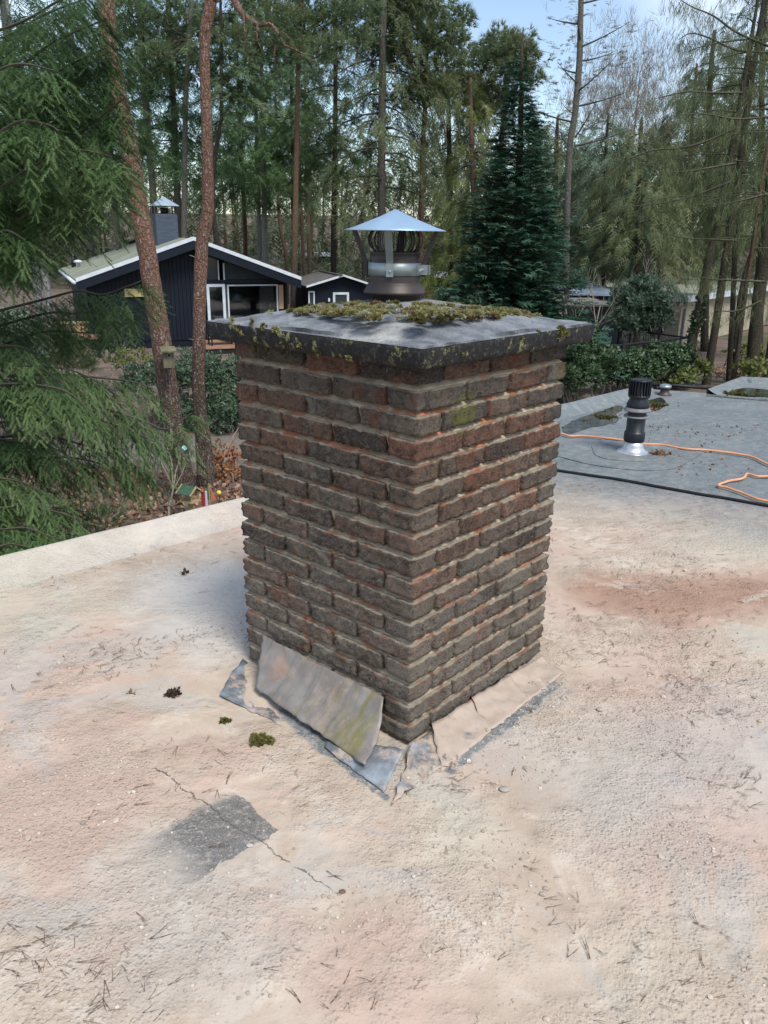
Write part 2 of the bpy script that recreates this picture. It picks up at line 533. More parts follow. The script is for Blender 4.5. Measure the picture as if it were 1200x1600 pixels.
def lead_material(name, dusty, streak):
    t = T(name, 0.55, 0.4)
    P = t.pos()
    n = t.noise(P, 9, 5, 0.6)
    c = t.ramp(n, [(0.30, (0.075, 0.083, 0.090)), (0.5, (0.135, 0.148, 0.158)), (0.70, (0.30, 0.345, 0.385))])
    d = t.rng(t.noise(P, 11, 6, 0.7), 0.60 - 0.35 * dusty, 0.76 - 0.35 * dusty)
    c = t.mix(t.math('MULTIPLY', d, 0.9), c, t.mix(t.noise(P, 40, 3), (0.36, 0.28, 0.215), (0.52, 0.42, 0.34)))
    if streak:
        c = t.mix(0.72, c, t.mix(t.noise(P, 14, 5, 0.65), (0.13, 0.112, 0.098), (0.31, 0.26, 0.22)))
        P = t.obj()
        s_ = t.noise(t.map(P, (0.0, 1, 0.16)), 15, 6, 0.68)
        c = t.mix(t.rng(s_, 0.54, 0.66, 0, 0.6), c, (0.150, 0.138, 0.042))
        s2 = t.noise(t.map(P, (0.0, 1, 0.10), loc=(3, 1, 2)), 24, 6, 0.68)
        c = t.mix(t.rng(s2, 0.52, 0.70, 0, 0.5), c, (0.060, 0.064, 0.066))
        s3 = t.noise(t.map(P, (0.3, 1, 0.5), loc=(8, 2, 2)), 11, 6, 0.65)
        c = t.mix(t.rng(s3, 0.60, 0.70, 0, 0.55), c, (0.36, 0.19, 0.115))
    if streak:
        yl = t.sep(t.obj())[1]
        gs = t.math('MULTIPLY', t.rng(yl, -.20, -.10, 1, 0), t.rng(t.noise(t.map(t.obj(), (0.2, 1, 0.35)), 13, 6, 0.65), 0.42, 0.58))
        c = t.mix(t.math('MULTIPLY', gs, 0.8), c, (0.155, 0.145, 0.040))
    r = t.rng(d, 0, 1, 0.42, 0.8)
    return t.done(c, r, t.bump(t.noise(P, 45, 5), 0.35, 0.004))


def bark_material(name, low, high, flake, zlow, zhigh, scale=1.0):
    """rough grey-brown bark at the foot turning to orange flakes higher up"""
    t = T(name, 0.9, 0.2)
    P = t.pos()
    z = t.sep(P)[2]
    PB = t.map(P, (1, 1, 0.38))
    v = t.voro(t.vmath('ADD', PB, t.vmath('MULTIPLY', t.noise(P, 9, 3, color=True), (0.12, 0.12, 0.12))), 24 * scale, 'DISTANCE_TO_EDGE')
    n = t.noise(PB, 24 * scale, 5, 0.65)
    k = t.rng(t.math('ADD', z, t.math('MULTIPLY', t.noise(P, 1.5, 3), 1.2)), zlow, zhigh)
    c = t.mix(k, t.mix(n, tuple(q * 0.6 for q in low), low), t.mix(n, tuple(q * 0.65 for q in high), high))
    c = t.mix(t.math('MULTIPLY', t.rng(t.noise(PB, 33 * scale, 4, 0.7), 0.53, 0.64), 0.75), c, flake)
    c = t.mix(t.math('MULTIPLY', t.rng(v, 0.0, 0.10, 1, 0), t.rng(k, 0, 1, 0.75, 0.28, False)), c, tuple(q * 0.25 for q in low))
    h = t.math('ADD', t.rng(v, 0, 0.25), t.math('MULTIPLY', n, 0.7))
    return t.done(c, None, t.bump(h, 0.9, 0.03 / scale))


def ground_material():
    t = T('leaf_litter_soil', 0.95, 0.15)
    P = t.pos()
    c = t.ramp(t.noise(P, 1.3, 6, 0.7), [(0.3, (0.075, 0.058, 0.048)), (0.5, (0.135, 0.108, 0.092)), (0.7, (0.20, 0.165, 0.145))])
    lf = t.voro(P, 9, 'F1', 1.0, 'Color')
    c = t.mix(t.math('MULTIPLY', t.rng(t.sep(lf)[0], 0.55, 0.9), 0.6), c, t.mix(t.sep(lf)[1], (0.16, 0.085, 0.045), (0.27, 0.19, 0.13)))
    c = t.mix(t.rng(t.noise(P, 0.16, 4), 0.52, 0.66, 0, 0.7), c, (0.055, 0.075, 0.03))
    return t.done(c, None, t.bump(t.noise(P, 14, 5), 0.7, 0.05))


M = {}
GREEN_SPOT = (0.203, 2.045, 0.922)
M['roof'] = roof_material()
M['kerb'] = roof_material(True)
M['brick'] = brick_material('hand_moulded_brick')
M['mortar'] = mortar_material()
M['cap'] = cap_material()
M['lead_streaked'] = lead_material('streaked_lead', 0.35, True)
M['lead_blue'] = lead_material('blue_lead', 0.35, False)
M['lead_pale'] = lead_material('pale_lead', 0.62, False)
M['lead_dusty'] = lead_material('dusty_lead', 0.95, False)
M['pine_bark'] = bark_material('red_pine_bark', (0.135, 0.100, 0.078), (0.265, 0.150, 0.105), (0.36, 0.315, 0.285), -1.2, 1.4)
M['far_pine_bark'] = bark_material('far_orange_bark', (0.095, 0.072, 0.056), (0.20, 0.120, 0.078), (0.24, 0.20, 0.165), -1.0, 3.0)
M['grey_bark'] = bark_material('grey_fir_bark', (0.18, 0.165, 0.14), (0.21, 0.195, 0.165), (0.30, 0.29, 0.26), 0, 6)
M['dark_bark'] = bark_material('dark_wet_bark', (0.060, 0.048, 0.038), (0.085, 0.066, 0.050), (0.13, 0.12, 0.09), 0, 6)
M['birch_bark'] = bark_material('pale_birch_bark', (0.25, 0.24, 0.215), (0.42, 0.41, 0.37), (0.05, 0.045, 0.04), -2, 1)
M['larch_bark'] = bark_material('larch_bark', (0.105, 0.085, 0.062), (0.095, 0.085, 0.060), (0.14, 0.15, 0.085), 0, 6)
M['twig'] = simple('thin_twig_bark', (0.10, 0.08, 0.06), (0.24, 0.20, 0.155), 4)
M['dark_twig'] = simple('dark_branch_bark', (0.035, 0.032, 0.022), (0.09, 0.08, 0.055), 4)
M['pale_twig'] = simple('pale_bare_twig', (0.25, 0.215, 0.165), (0.40, 0.36, 0.29), 4)
M['spruce'] = foliage('spruce_needles', [(0.0, (0.022, 0.045, 0.018)), (0.45, (0.062, 0.118, 0.040)), (1.0, (0.155, 0.225, 0.085))], 0.25)
M['fir'] = foliage('dark_fir_needles', [(0.0, (0.015, 0.042, 0.027)), (0.6, (0.038, 0.095, 0.058)), (1.0, (0.100, 0.170, 0.112))], 0.2)
M['pine'] = foliage('pine_needles', [(0.0, (0.050, 0.085, 0.042)), (0.5, (0.120, 0.170, 0.082)), (1.0, (0.230, 0.255, 0.115))], 0.35)
M['douglas'] = foliage('douglas_needles', [(0.0, (0.034, 0.076, 0.034)), (0.5, (0.090, 0.175, 0.068)), (1.0, (0.175, 0.270, 0.105))], 0.36)
M['hemlock'] = foliage('grey_green_needles', [(0.0, (0.060, 0.085, 0.035)), (0.5, (0.130, 0.160, 0.072)), (1.0, (0.225, 0.240, 0.120))], 0.35)
M['blue_pine'] = foliage('blue_green_needles', [(0.0, (0.050, 0.095, 0.060)), (0.5, (0.105, 0.165, 0.105)), (1.0, (0.19, 0.25, 0.165))], 0.3)
M['cypress'] = foliage('yellow_green_needles', [(0.0, (0.055, 0.080, 0.022)), (0.5, (0.125, 0.155, 0.042)), (1.0, (0.22, 0.23, 0.070))], 0.35)
M['rhodo'] = foliage('rhododendron_leaves', [(0.0, (0.030, 0.060, 0.030)), (0.5, (0.065, 0.115, 0.060)), (1.0, (0.155, 0.215, 0.140))], 0.15, 0.4, 0.4)
M['ivy'] = foliage('ivy_leaves', [(0.0, (0.020, 0.045, 0.020)), (0.5, (0.045, 0.085, 0.036)), (1.0, (0.100, 0.155, 0.075))], 0.18, 0.42, 0.35)
M['beech'] = foliage('copper_leaves', [(0.0, (0.16, 0.065, 0.030)), (0.5, (0.29, 0.13, 0.06)), (1.0, (0.42, 0.24, 0.13))], 0.3)
M['understory'] = foliage('wood_mass', [(0.0, (0.045, 0.055, 0.032)), (0.35, (0.075, 0.110, 0.050)), (0.7, (0.120, 0.135, 0.075)), (1.0, (0.18, 0.155, 0.105))], 0.3)
M['catkin'] = foliage('brown_twig_haze', [(0.0, (0.12, 0.095, 0.07)), (0.5, (0.21, 0.165, 0.115)), (1.0, (0.30, 0.24, 0.17))], 0.3)
M['larch_buds'] = foliage('larch_buds', [(0.0, (0.08, 0.085, 0.045)), (0.5, (0.15, 0.145, 0.075)), (1.0, (0.26, 0.22, 0.12))], 0.3)
M['moss'] = foliage('cushion_moss', [(0.0, (0.075, 0.075, 0.020)), (0.35, (0.17, 0.165, 0.055)), (0.7, (0.29, 0.28, 0.13)), (0.86, (0.19, 0.10, 0.04)), (1.0, (0.40, 0.42, 0.30))], 0.1, 0.9, 0.1)
M['litter'] = foliage('fallen_needles', [(0.0, (0.055, 0.036, 0.026)), (0.6, (0.13, 0.085, 0.058)), (1.0, (0.24, 0.165, 0.11))], 0.05, 0.8)
M['fallen_leaf'] = foliage('fallen_leaves', [(0.0, (0.10, 0.055, 0.030)), (0.5, (0.26, 0.145, 0.085)), (1.0, (0.42, 0.29, 0.20))], 0.15, 0.7)
M['pebble'] = foliage('roof_grit', [(0.0, (0.20, 0.165, 0.135)), (0.5, (0.42, 0.35, 0.285)), (1.0, (0.62, 0.56, 0.49))], 0.0, 0.9)
M['ground'] = ground_material()


# ---------------------------------------------------------------- foliage builders
def tri_cards(segs, w):
    """template: each seg (p0, p1, side) becomes one thin triangle"""
    V = []
    for p0, p1, sd in segs:
        p0, p1, sd = np.array(p0, float), np.array(p1, float), np.array(sd, float)
        V += [p0 - sd * w / 2, p0 + sd * w / 2, p1]
    return np.array(V).reshape(-1, 3, 3)


def tmpl_finger(n, L, nl, w, r):
    """a spruce shoot: needles all round a short twig lying along +x"""
    S = [((0, 0, 0), (L, 0, 0), (0, 1, 0))]
    for i in range(n):
        t = 0.02 + 0.95 * i / n
        a = i * 2.4 + r.uniform(-.4, .4)
        c, s = math.cos(a), math.sin(a)
        s2 = abs(s) * 0.75 if s > 0 else s * 0.35
        p0 = (L * t, 0, 0)
        p1 = (L * t + nl * 0.75, c * nl * 0.75, s2 * nl * 0.75)
        S.append((p0, p1, (0.75, -c * 0.5, 0.2)))
    return tri_cards(S, w)


def tmpl_frond(n, L, nl, w, r, droop=0.0, flat=0.25):
    """a flat spray of side twigs along +x"""
    S = [((0, 0, 0), (L * 0.6, 0, -droop * .3 * L), (0, .6, 0)), ((L * .5, 0, -droop * .25 * L), (L, 0, -droop * L), (0, .6, 0))]
    for i in range(n):
        t = 0.05 + 0.9 * i / n
        sd = 1 if i % 2 else -1
        l = nl * (1.1 - 0.6 * t) * r.uniform(.7, 1.2)
        z0 = -droop * L * t * t
        p0 = (L * t, 0, z0)
        p1 = (L * t + l * 0.62, sd * l * 0.72, z0 - droop * l * 0.6 + r.uniform(-flat, flat) * l)
        S.append((p0, p1, (0.8, -sd * 0.5, r.uniform(-.5, .5))))
    return tri_cards(S, w)


def tmpl_tuft(n, L, w, r, cone=1.2):
    S = []
    for i in range(n):
        a = r.uniform(0, 2 * math.pi)
        e = r.uniform(0.1, cone)
        d = np.array([math.cos(e), math.sin(e) * math.cos(a), math.sin(e) * math.sin(a)])
        sd = np.cross(d, r.normal(size=3)); sd /= np.linalg.norm(sd)
        S.append(((0, 0, 0), d * L * r.uniform(.7, 1.1), sd))
    return tri_cards(S, w)


def tmpl_strand(n, L, w, r):
    """hanging thread-like twigs, +x is the hanging direction"""
    S = []
    for i in range(n):
        o = r.normal(size=3) * np.array([.25, .16, .16]) * L
        d = np.array([1, r.uniform(-.4, .4), r.uniform(-.4, .4)])
        S.append((o, o + d * L * r.uniform(.4, .9), (0, r.uniform(-1, 1), r.uniform(-1, 1))))
    return tri_cards(S, w)


def tmpl_leaves(n, L, w, r, spread=1.0):
    """a whorl of broad leaves; two triangles a leaf, folded along the midrib"""
    V = []
    for i in range(n):
        a = 2 * math.pi * i / n + r.uniform(-.4, .4)
        e = r.uniform(0.3, 1.25) * spread
        d = np.array([math.cos(e), math.sin(e) * math.cos(a), math.sin(e) * math.sin(a)])
        sd = np.cross(d, [1, 0, 0.01]); sd /= np.linalg.norm(sd)
        l = L * r.uniform(.7, 1.1)
        o = r.normal(size=3) * L * 0.25
        b = o; tip = o + d * l; mid = o + d * l * 0.5 - np.array([1, 0, 0]) * l * .06
        V += [b, mid + sd * w / 2 + np.array([.06 * l, 0, 0]), tip, b, tip, mid - sd * w / 2 + np.array([.06 * l, 0, 0])]
    return np.array(V).reshape(-1, 3, 3)


def spray_mesh(name, tmpls, P, D, U, S, tint, mat, parent=None):
    """one mesh: template k placed at every P, along D, with up U, scaled S"""
    P, D, U = np.asarray(P, float), np.asarray(D, float), np.asarray(U, float)
    if parent is not None:
        Mi = inv_of(parent)
        Rm = np.array(Mi.to_3x3()); tr = np.array(Mi.translation)
        P = P @ Rm.T + tr; D = D @ Rm.T; U = U @ Rm.T
    n = len(P)
    S = np.broadcast_to(np.asarray(S, float), (n,))
    tint = np.clip(np.broadcast_to(np.asarray(tint, float), (n,)), 0, 1)
    D = D / (np.linalg.norm(D, axis=1)[:, None] + 1e-9)
    W = np.cross(U, D); W /= np.linalg.norm(W, axis=1)[:, None] + 1e-9
    Z = np.cross(D, W)
    kk = rng.integers(0, len(tmpls), n)
    VV, TT = [], []
    for k, t in enumerate(tmpls):
        i = np.where(kk == k)[0]
        if not len(i): continue
        q = t.reshape(-1, 3)
        A = (P[i][:, None] + S[i][:, None, None] * (q[None, :, 0:1] * D[i][:, None] + q[None, :, 1:2] * W[i][:, None] + q[None, :, 2:3] * Z[i][:, None]))
        VV.append(A.reshape(-1, 3))
        TT.append(np.repeat(np.clip(tint[i] + rng.normal(0, .03, len(i)), 0, 1), len(q)))
    V = np.concatenate(VV).astype(np.float32); TI = np.concatenate(TT).astype(np.float32)
    nt = len(V) // 3
    me = bpy.data.meshes.new(name)
    me.vertices.add(len(V)); me.vertices.foreach_set('co', V.ravel())
    me.loops.add(nt * 3); me.loops.foreach_set('vertex_index', np.arange(nt * 3, dtype=np.int32))
    me.polygons.add(nt); me.polygons.foreach_set('loop_start', np.arange(0, nt * 3, 3, dtype=np.int32))
    at = me.attributes.new('tint', 'FLOAT', 'POINT'); at.data.foreach_set('value', TI)
    me.update()
    return link_mesh(name, me, mat, parent)


TPL = {}
tr_ = np.random.default_rng(5)
TPL['finger'] = [tmpl_finger(26, .085, .0165, .0060, tr_) for _ in range(4)]
TPL['frond'] = [tmpl_frond(11, .55, .30, .045, tr_, 0.15) for _ in range(4)]
TPL['droopy'] = [tmpl_frond(11, .60, .32, .040, tr_, 0.55, .35) for _ in range(4)]
TPL['tuft'] = [tmpl_tuft(14, .26, .028, tr_) for _ in range(4)]
TPL['firspray'] = [tmpl_frond(16, .42, .20, .045, tr_, 0.05, .35) for _ in range(4)]
TPL['strand'] = [tmpl_strand(9, .55, .022, tr_) for _ in range(5)]
TPL['rhodo'] = [tmpl_leaves(8, .15, .055, tr_) for _ in range(4)]
TPL['ivy'] = [tmpl_leaves(5, .10, .07, tr_, 1.2) for _ in range(4)]
TPL['beech'] = [tmpl_leaves(3, .07, .045, tr_, 1.4) for _ in range(4)]


def bough(pts, r0, droopy, fing, L2, out_P, out_D, out_U, out_t, wood, tint0, r):
    """a spruce bough: side shoots hang from a curved branch and carry needle fingers"""
    C = spline(pts, 6)
    seg = np.linalg.norm(np.diff(C, axis=0), axis=1); s = np.concatenate([[0], np.cumsum(seg)]); Lt = s[-1]
    wood.tube(C, np.linspace(r0, 0.004, len(C)), 5)
    n = int(Lt / 0.045)
    for i in range(n):
        u = (i + .5) / n
        if u < 0.08: continue
        p = np.array([np.interp(u * Lt, s, C[:, k]) for k in range(3)])
        q = np.array([np.interp(min(Lt, u * Lt + .03), s, C[:, k]) for k in range(3)])
        d = q - p; d /= np.linalg.norm(d) + 1e-9
        side = np.cross(d, [0, 0, 1.0]); side /= np.linalg.norm(side) + 1e-9
        for sg in (-1, 1):
            if r.random() < .05: continue
            l2 = L2 * (0.35 + 0.65 * math.sin(math.pi * min(1, 0.15 + 0.85 * (1 - u)))) * r.uniform(.55, 1.15)
            d2 = d * r.uniform(.45, .9) + side * sg * r.uniform(.4, 1.0) + np.array([0, 0, -droopy * r.uniform(.4, 1.3)])
            d2 /= np.linalg.norm(d2)
            m = max(2, int(l2 / 0.040))
            tt = tint0 + r.normal(0, .13)
            for j in range(m):
                v = (j + .6) / m
                pp = p + d2 * l2 * v + np.array([0, 0, -droopy * .35 * l2 * v * v])
                s2 = np.cross(d2, [0, 0, 1.0]) + r.normal(0, .15, 3)
                for sg2 in (-1, 1):
                    if r.random() < .08: continue
                    dd = d2 * r.uniform(.7, 1.1) + s2 * sg2 * r.uniform(.5, 1.0) + np.array([0, 0, -.25 * droopy + r.uniform(-.2, .1)])
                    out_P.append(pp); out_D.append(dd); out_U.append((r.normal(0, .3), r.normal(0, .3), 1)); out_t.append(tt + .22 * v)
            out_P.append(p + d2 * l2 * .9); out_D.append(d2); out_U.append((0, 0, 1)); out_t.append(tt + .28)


def tree_root(name, x, y, label, cat='tree', group=None):
    return empty(name, (x, y, gz(x, y)), 0, label, cat, group)


def trunk_path(pix, Y, ext_up=0.0):
    """points and radii of a trunk seen along (px, py, width px), carried down to the ground"""
    P = [dep(a, b, Y) for a, b, w in pix]
    Rr = [w / 2 / FPX * (Y * math.cos(PITCH) + (CAMH - p[2]) * math.sin(PITCH)) for (a, b, w), p in zip(pix, P)]
    d = P[-1] - P[-2]
    g = gz(P[-1][0], Y) - 0.15
    if P[-1][2] > g:
        k = (g - P[-1][2]) / d[2] if d[2] < -1e-3 else 1
        e = P[-1] + d * k
        e[0] = P[-1][0] + np.clip(e[0] - P[-1][0], -1.2, 1.2)
        P.append(e); Rr.append(Rr[-1] * 1.15)
    if ext_up:
        d = P[0] - P[1]; d = d / np.linalg.norm(d); d[0] *= .4
        P.insert(0, P[0] + d * ext_up); Rr.insert(0, max(.02, Rr[0] * (0.25 if ext_up > 3 else .6)))
    return P, Rr


def make_trunk(root, P, Rr, mat, n=10, rough=0.04, name='trunk'):
    C = spline([np.append(p, q) for p, q in zip(P, Rr)], 6)
    V, F = tube_arr(C[:, :3], C[:, 3], n)
    V = np.array(V)
    if rough:
        for i in range(len(V)):
            c = C[min(i // n, len(C) - 1), :3]
            k = 1 + rough * 2.2 * mnoise.noise(Vector(V[i] * np.array([9, 9, 5])))
            V[i] = c + (V[i] - c) * k
    return MB().add(V, F).build(name, mat, root, True, True)


def crown_conifer(root, base, top, zlow, R0, nb, per, tpl, mat, size=1.0, droop=0.2, up=0.1, shape=1.0, tint=0.5, r=None,
                  wood=None, name='crown', hang=False, sd=0.17, twr=0.03, lat=.2, vj=.12):
    """whorled branches round a trunk from zlow (0..1 of base-top) to the tip, each lined with sprays"""
    base, top = np.array(base, float), np.array(top, float)
    P, D, U, Tn, S = [], [], [], [], []
    wb = MB()
    for b in range(nb):
        t = zlow + (1 - zlow) * (b + r.uniform(0, 1)) / nb
        q = (t - zlow) / (1 - zlow)
        Rb = R0 * max(0.06, (1 - q) ** shape) * r.uniform(.55, 1.12)
        a = b * 2.399 + r.uniform(-.5, .5)
        o = base + (top - base) * t
        h = np.array([math.cos(a), math.sin(a), 0])
        sv = np.array([-h[1], h[0], 0])
        m = max(3, int(per * Rb / R0))
        u = np.sqrt(r.uniform(.04, 1, m))
        pts = o + h * (u * Rb)[:, None] + np.array([0, 0, 1.0]) * (Rb * (up * u - droop * u * u))[:, None] + sv * (r.normal(0, lat, m) * Rb * u)[:, None] + np.array([0, 0, 1.0]) * r.normal(0, vj, m)[:, None]
        sl = up - 2 * droop * u
        d = h + np.array([0, 0, 1.0]) * sl[:, None] + sv * r.normal(0, .75, m)[:, None]
        if hang: d = d * .25 + np.array([0, 0, -1.0])
        P.append(pts); D.append(d); U.append(np.tile([0, 0, 1.0], (m, 1)) + r.normal(0, .25, (m, 3)))
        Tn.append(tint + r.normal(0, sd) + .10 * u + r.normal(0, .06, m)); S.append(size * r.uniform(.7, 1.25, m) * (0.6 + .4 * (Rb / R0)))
        if wood is not None and Rb > .25 * R0 and b % 2 == 0:
            us = np.linspace(0, 1, 5)
            wb.tube(o + h * (us * Rb)[:, None] + np.array([0, 0, 1.0]) * (Rb * (up * us - droop * us * us))[:, None], np.linspace(twr, .006, 5), 4, False)
    U_ = np.concatenate(U); D_ = np.concatenate(D)
    if hang: U_ = r.normal(0, 1, U_.shape)
    c = spray_mesh(name, TPL[tpl], np.concatenate(P), D_, U_, np.concatenate(S), np.concatenate(Tn), mat, root)
    if wood is not None and wb.v: wb.build('branches', wood, root, False, True)['kind'] = 'stuff'
    return c


def crown_clumps(root, stem, clumps, per, tpl, mat, size, r, wood, tint=.5, flat=.55, name='crown', twr=.05):
    """limbs run from the stem to foliage clumps (centre, radius)"""
    P, D, Tn = [], [], []
    wb = MB()
    stem = np.array(stem)
    for c, rad in clumps:
        c = np.array(c, float)
        i = np.argmin(np.abs(stem[:, 2] - (c[2] - .5 * rad)))
        o = stem[i]
        mid = (o + c) / 2 + r.normal(0, .12, 3) * np.linalg.norm(c - o) + np.array([0, 0, -.08 * np.linalg.norm(c - o)])
        wb.tube(spline([o, mid, c], 4), np.linspace(twr, .015, 9), 5, False)
        for _ in range(4):
            e = c + r.normal(0, 1, 3) * rad * np.array([.6, .6, .35])
            wb.tube([c - (c - mid) * .2, (c + e) / 2 + r.normal(0, .1, 3) * rad, e], [.018, .012, .006], 4, False)
        m = int(per * (rad ** 2))
        v = r.normal(0, 1, (m, 3)); v /= np.linalg.norm(v, axis=1)[:, None]
        v *= (r.uniform(.25, 1, m) ** .5)[:, None]
        v *= 1 + .45 * np.sin(v[:, :1] * 5 + c[0]) * np.cos(v[:, 1:2] * 6 + c[2])
        P.append(c + v * rad * np.array([1, 1, flat])); D.append(v + np.array([0, 0, .55]) + r.normal(0, .35, (m, 3)))
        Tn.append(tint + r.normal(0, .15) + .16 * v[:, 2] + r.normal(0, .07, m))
    P, D, Tn = np.concatenate(P), np.concatenate(D), np.concatenate(Tn)
    o = spray_mesh(name, TPL[tpl], P, D, r.normal(0, 1, P.shape), size * r.uniform(.7, 1.2, len(P)), Tn, mat, root)
    wb.build('limbs', wood, root, False, True)['kind'] = 'stuff'
    return o


def bare_branches(root, base, h, r, mat, levels=4, spread=.55, r0=.03, nchild=4, name='branches', lean=(0, 0)):
    mb = MB()

    def grow(p, d, L, rad, lv):
        n = 4
        pts = [p]
        dd = d.copy()
        for i in range(n):
            dd = dd + r.normal(0, .10, 3); dd /= np.linalg.norm(dd)
            pts.append(pts[-1] + dd * L / n)
        mb.tube(pts, np.linspace(rad, rad * .55, n + 1), 5 if lv < 2 else 3, False)
        if lv >= levels: return
        for k in range(nchild):
            t = r.uniform(.35, 1.0)
            q = pts[int(t * n)]
            a = r.uniform(0, 2 * math.pi)
            nd = dd + spread * np.array([math.cos(a), math.sin(a), r.uniform(-.1, .6)]); nd /= np.linalg.norm(nd)
            grow(q, nd, L * r.uniform(.45, .72), rad * .5, lv + 1)
    grow(np.array(base, float), np.array([lean[0], lean[1], 1.0]), h * .45, r0, 0)
    return mb.build(name, mat, root, False, True)


def bush(root, cs, n, tpl, mat, size, r, tint=.5, name='leaves', clump=True, top=.25):
    """leaf whorls over the shells of several ellipsoids (centre, radii)"""
    P, D, Tn = [], [], []
    tot = sum(q[1][0] * q[1][2] for q in cs)
    for c, rad in cs:
        m = int(n * rad[0] * rad[2] / tot)
        v = r.normal(0, 1, (m, 3)); v[:, 2] = np.where(v[:, 2] < -.4, -v[:, 2] * .5, v[:, 2]); v /= np.linalg.norm(v, axis=1)[:, None]
        k = r.uniform(.35, 1.0, m) ** .4
        lump = 1 + .25 * np.sin(v[:, 0] * 7 + c[0] * 3) * np.cos(v[:, 2] * 6 + c[1]) + r.normal(0, .06, m)
        p = np.array(c) + v * np.array(rad) * (k * lump)[:, None]
        P.append(p); D.append(v + np.array([0, 0, .4]) + r.normal(0, .4, (m, 3)))
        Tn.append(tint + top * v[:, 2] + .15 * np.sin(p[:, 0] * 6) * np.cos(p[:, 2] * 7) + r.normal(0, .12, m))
    P, D, Tn = np.concatenate(P), np.concatenate(D), np.concatenate(Tn)
    return spray_mesh(name, TPL[tpl], P, D, r.normal(0, 1, P.shape), size * r.uniform(.7, 1.2, len(P)), Tn, mat, root)
# ---------------------------------------------------------------- plain materials
M['hat_zinc'] = simple('zinc_sky_tint', (0.27, 0.40, 0.53), (0.36, 0.49, 0.61), 6, 0.34, 0.5, 0.35)  # blue of the reflected sky is mixed into the zinc colour
M['galv'] = simple('galvanised_steel', (0.24, 0.28, 0.28), (0.36, 0.40, 0.40), 12, 0.42, 0.5, 0.6)
M['rust_shade_steel'] = simple('sooty_shaded_steel', (0.035, 0.028, 0.026), (0.085, 0.068, 0.062), 9, 0.5, 0.4, 0.3)  # dark pipe steel, also the painted shade of the cowl's side struts
M['black_metal'] = simple('black_metal', (0.012, 0.012, 0.013), (0.022, 0.022, 0.024), 9, 0.5)
M['black_pvc'] = simple('black_plastic', (0.006, 0.008, 0.012), (0.011, 0.013, 0.018), 9, 0.42, 0.45)
M['grey_pvc'] = simple('grey_ring_plastic', (0.13, 0.135, 0.14), (0.21, 0.215, 0.22), 9, 0.5)
M['alu'] = simple('bright_aluminium', (0.46, 0.47, 0.48), (0.62, 0.63, 0.64), 20, 0.38, 0.5, 0.7)
M['orange_cord'] = simple('orange_cord', (0.62, 0.26, 0.12), (0.74, 0.36, 0.19), 8, 0.5)
M['cable'] = simple('black_cable', (0.008, 0.009, 0.012), (0.016, 0.017, 0.02), 8, 0.5)
M['navy'] = simple('navy_black_boards', (0.002, 0.0045, 0.011), (0.004, 0.008, 0.018), 3, 0.6, 0.3, 0, 0.2, (3, 3, .3))
M['navy_trim'] = simple('navy_trim', (0.003, 0.006, 0.013), (0.005, 0.010, 0.020), 3, 0.5)
M['white_paint'] = simple('white_paint', (0.50, 0.55, 0.60), (0.62, 0.66, 0.70), 5, 0.5)
M['roof_moss'] = simple('greenish_roof_felt', (0.17, 0.185, 0.135), (0.27, 0.285, 0.22), 1.2, 0.9, 0.2, 0, 0.3)
M['slate_blue'] = simple('slate_blue_paint', (0.045, 0.060, 0.085), (0.075, 0.095, 0.13), 4, 0.7, 0.3, 0, 0.5, (1, 1, 5), 8, 0.02)
M['dark_roof'] = simple('dark_grey_roofing', (0.085, 0.08, 0.075), (0.14, 0.13, 0.12), 2, 0.85)
M['blue_roof'] = simple('blue_grey_roofing', (0.20, 0.27, 0.35), (0.30, 0.37, 0.45), 2, 0.6)
M['brown_roof'] = simple('brown_roofing', (0.15, 0.14, 0.125), (0.23, 0.21, 0.185), 2, 0.9)
M['deck'] = simple('brown_deck_boards', (0.22, 0.115, 0.07), (0.36, 0.21, 0.14), 3, 0.7, 0.3, 0, 0, (1, 6, 1))
M['plywood'] = simple('pale_plywood', (0.38, 0.25, 0.13), (0.52, 0.37, 0.21), 3, 0.7)
M['plaque'] = simple('yellow_wood', (0.40, 0.32, 0.13), (0.55, 0.45, 0.22), 6, 0.7)
M['old_wood'] = simple('weathered_greenish_wood', (0.10, 0.092, 0.055), (0.20, 0.18, 0.115), 12, 0.85, 0.2, 0, 0.3, (1, 1, .3))
M['light_wood'] = simple('light_wood', (0.30, 0.215, 0.105), (0.44, 0.34, 0.18), 10, 0.7)
M['green_felt'] = simple('green_roof_felt', (0.030, 0.075, 0.045), (0.055, 0.115, 0.07), 30, 0.9)
M['red_paint'] = simple('red_paint', (0.35, 0.03, 0.035), (0.46, 0.06, 0.06), 9, 0.6)
M['green_cloth'] = simple('green_cloth', (0.03, 0.17, 0.08), (0.06, 0.26, 0.12), 9, 0.8)
M['orange_cloth'] = simple('orange_red_cloth', (0.45, 0.10, 0.04), (0.58, 0.17, 0.08), 9, 0.8)
M['yellow'] = simple('yellow_plastic', (0.60, 0.47, 0.05), (0.72, 0.58, 0.10), 9, 0.5)
M['turquoise'] = simple('pale_turquoise_enamel', (0.28, 0.55, 0.55), (0.45, 0.70, 0.70), 9, 0.5)
M['cloth_white'] = simple('pale_cushion', (0.55, 0.58, 0.62), (0.70, 0.72, 0.75), 6, 0.9)
M['curtain'] = simple('beige_curtain', (0.25, 0.23, 0.20), (0.38, 0.35, 0.31), 20, 0.9, 0.1, 0, 0, (6, 6, .2))
M['room'] = simple('dim_room_wall', (0.20, 0.21, 0.21), (0.28, 0.29, 0.29), 3, 0.9)
M['beige_brick'] = simple('beige_brickwork', (0.30, 0.265, 0.195), (0.42, 0.375, 0.285), 1.4, 0.9, 0.2, 0, 0.6, (1, 1, 3), 6, 0.02)
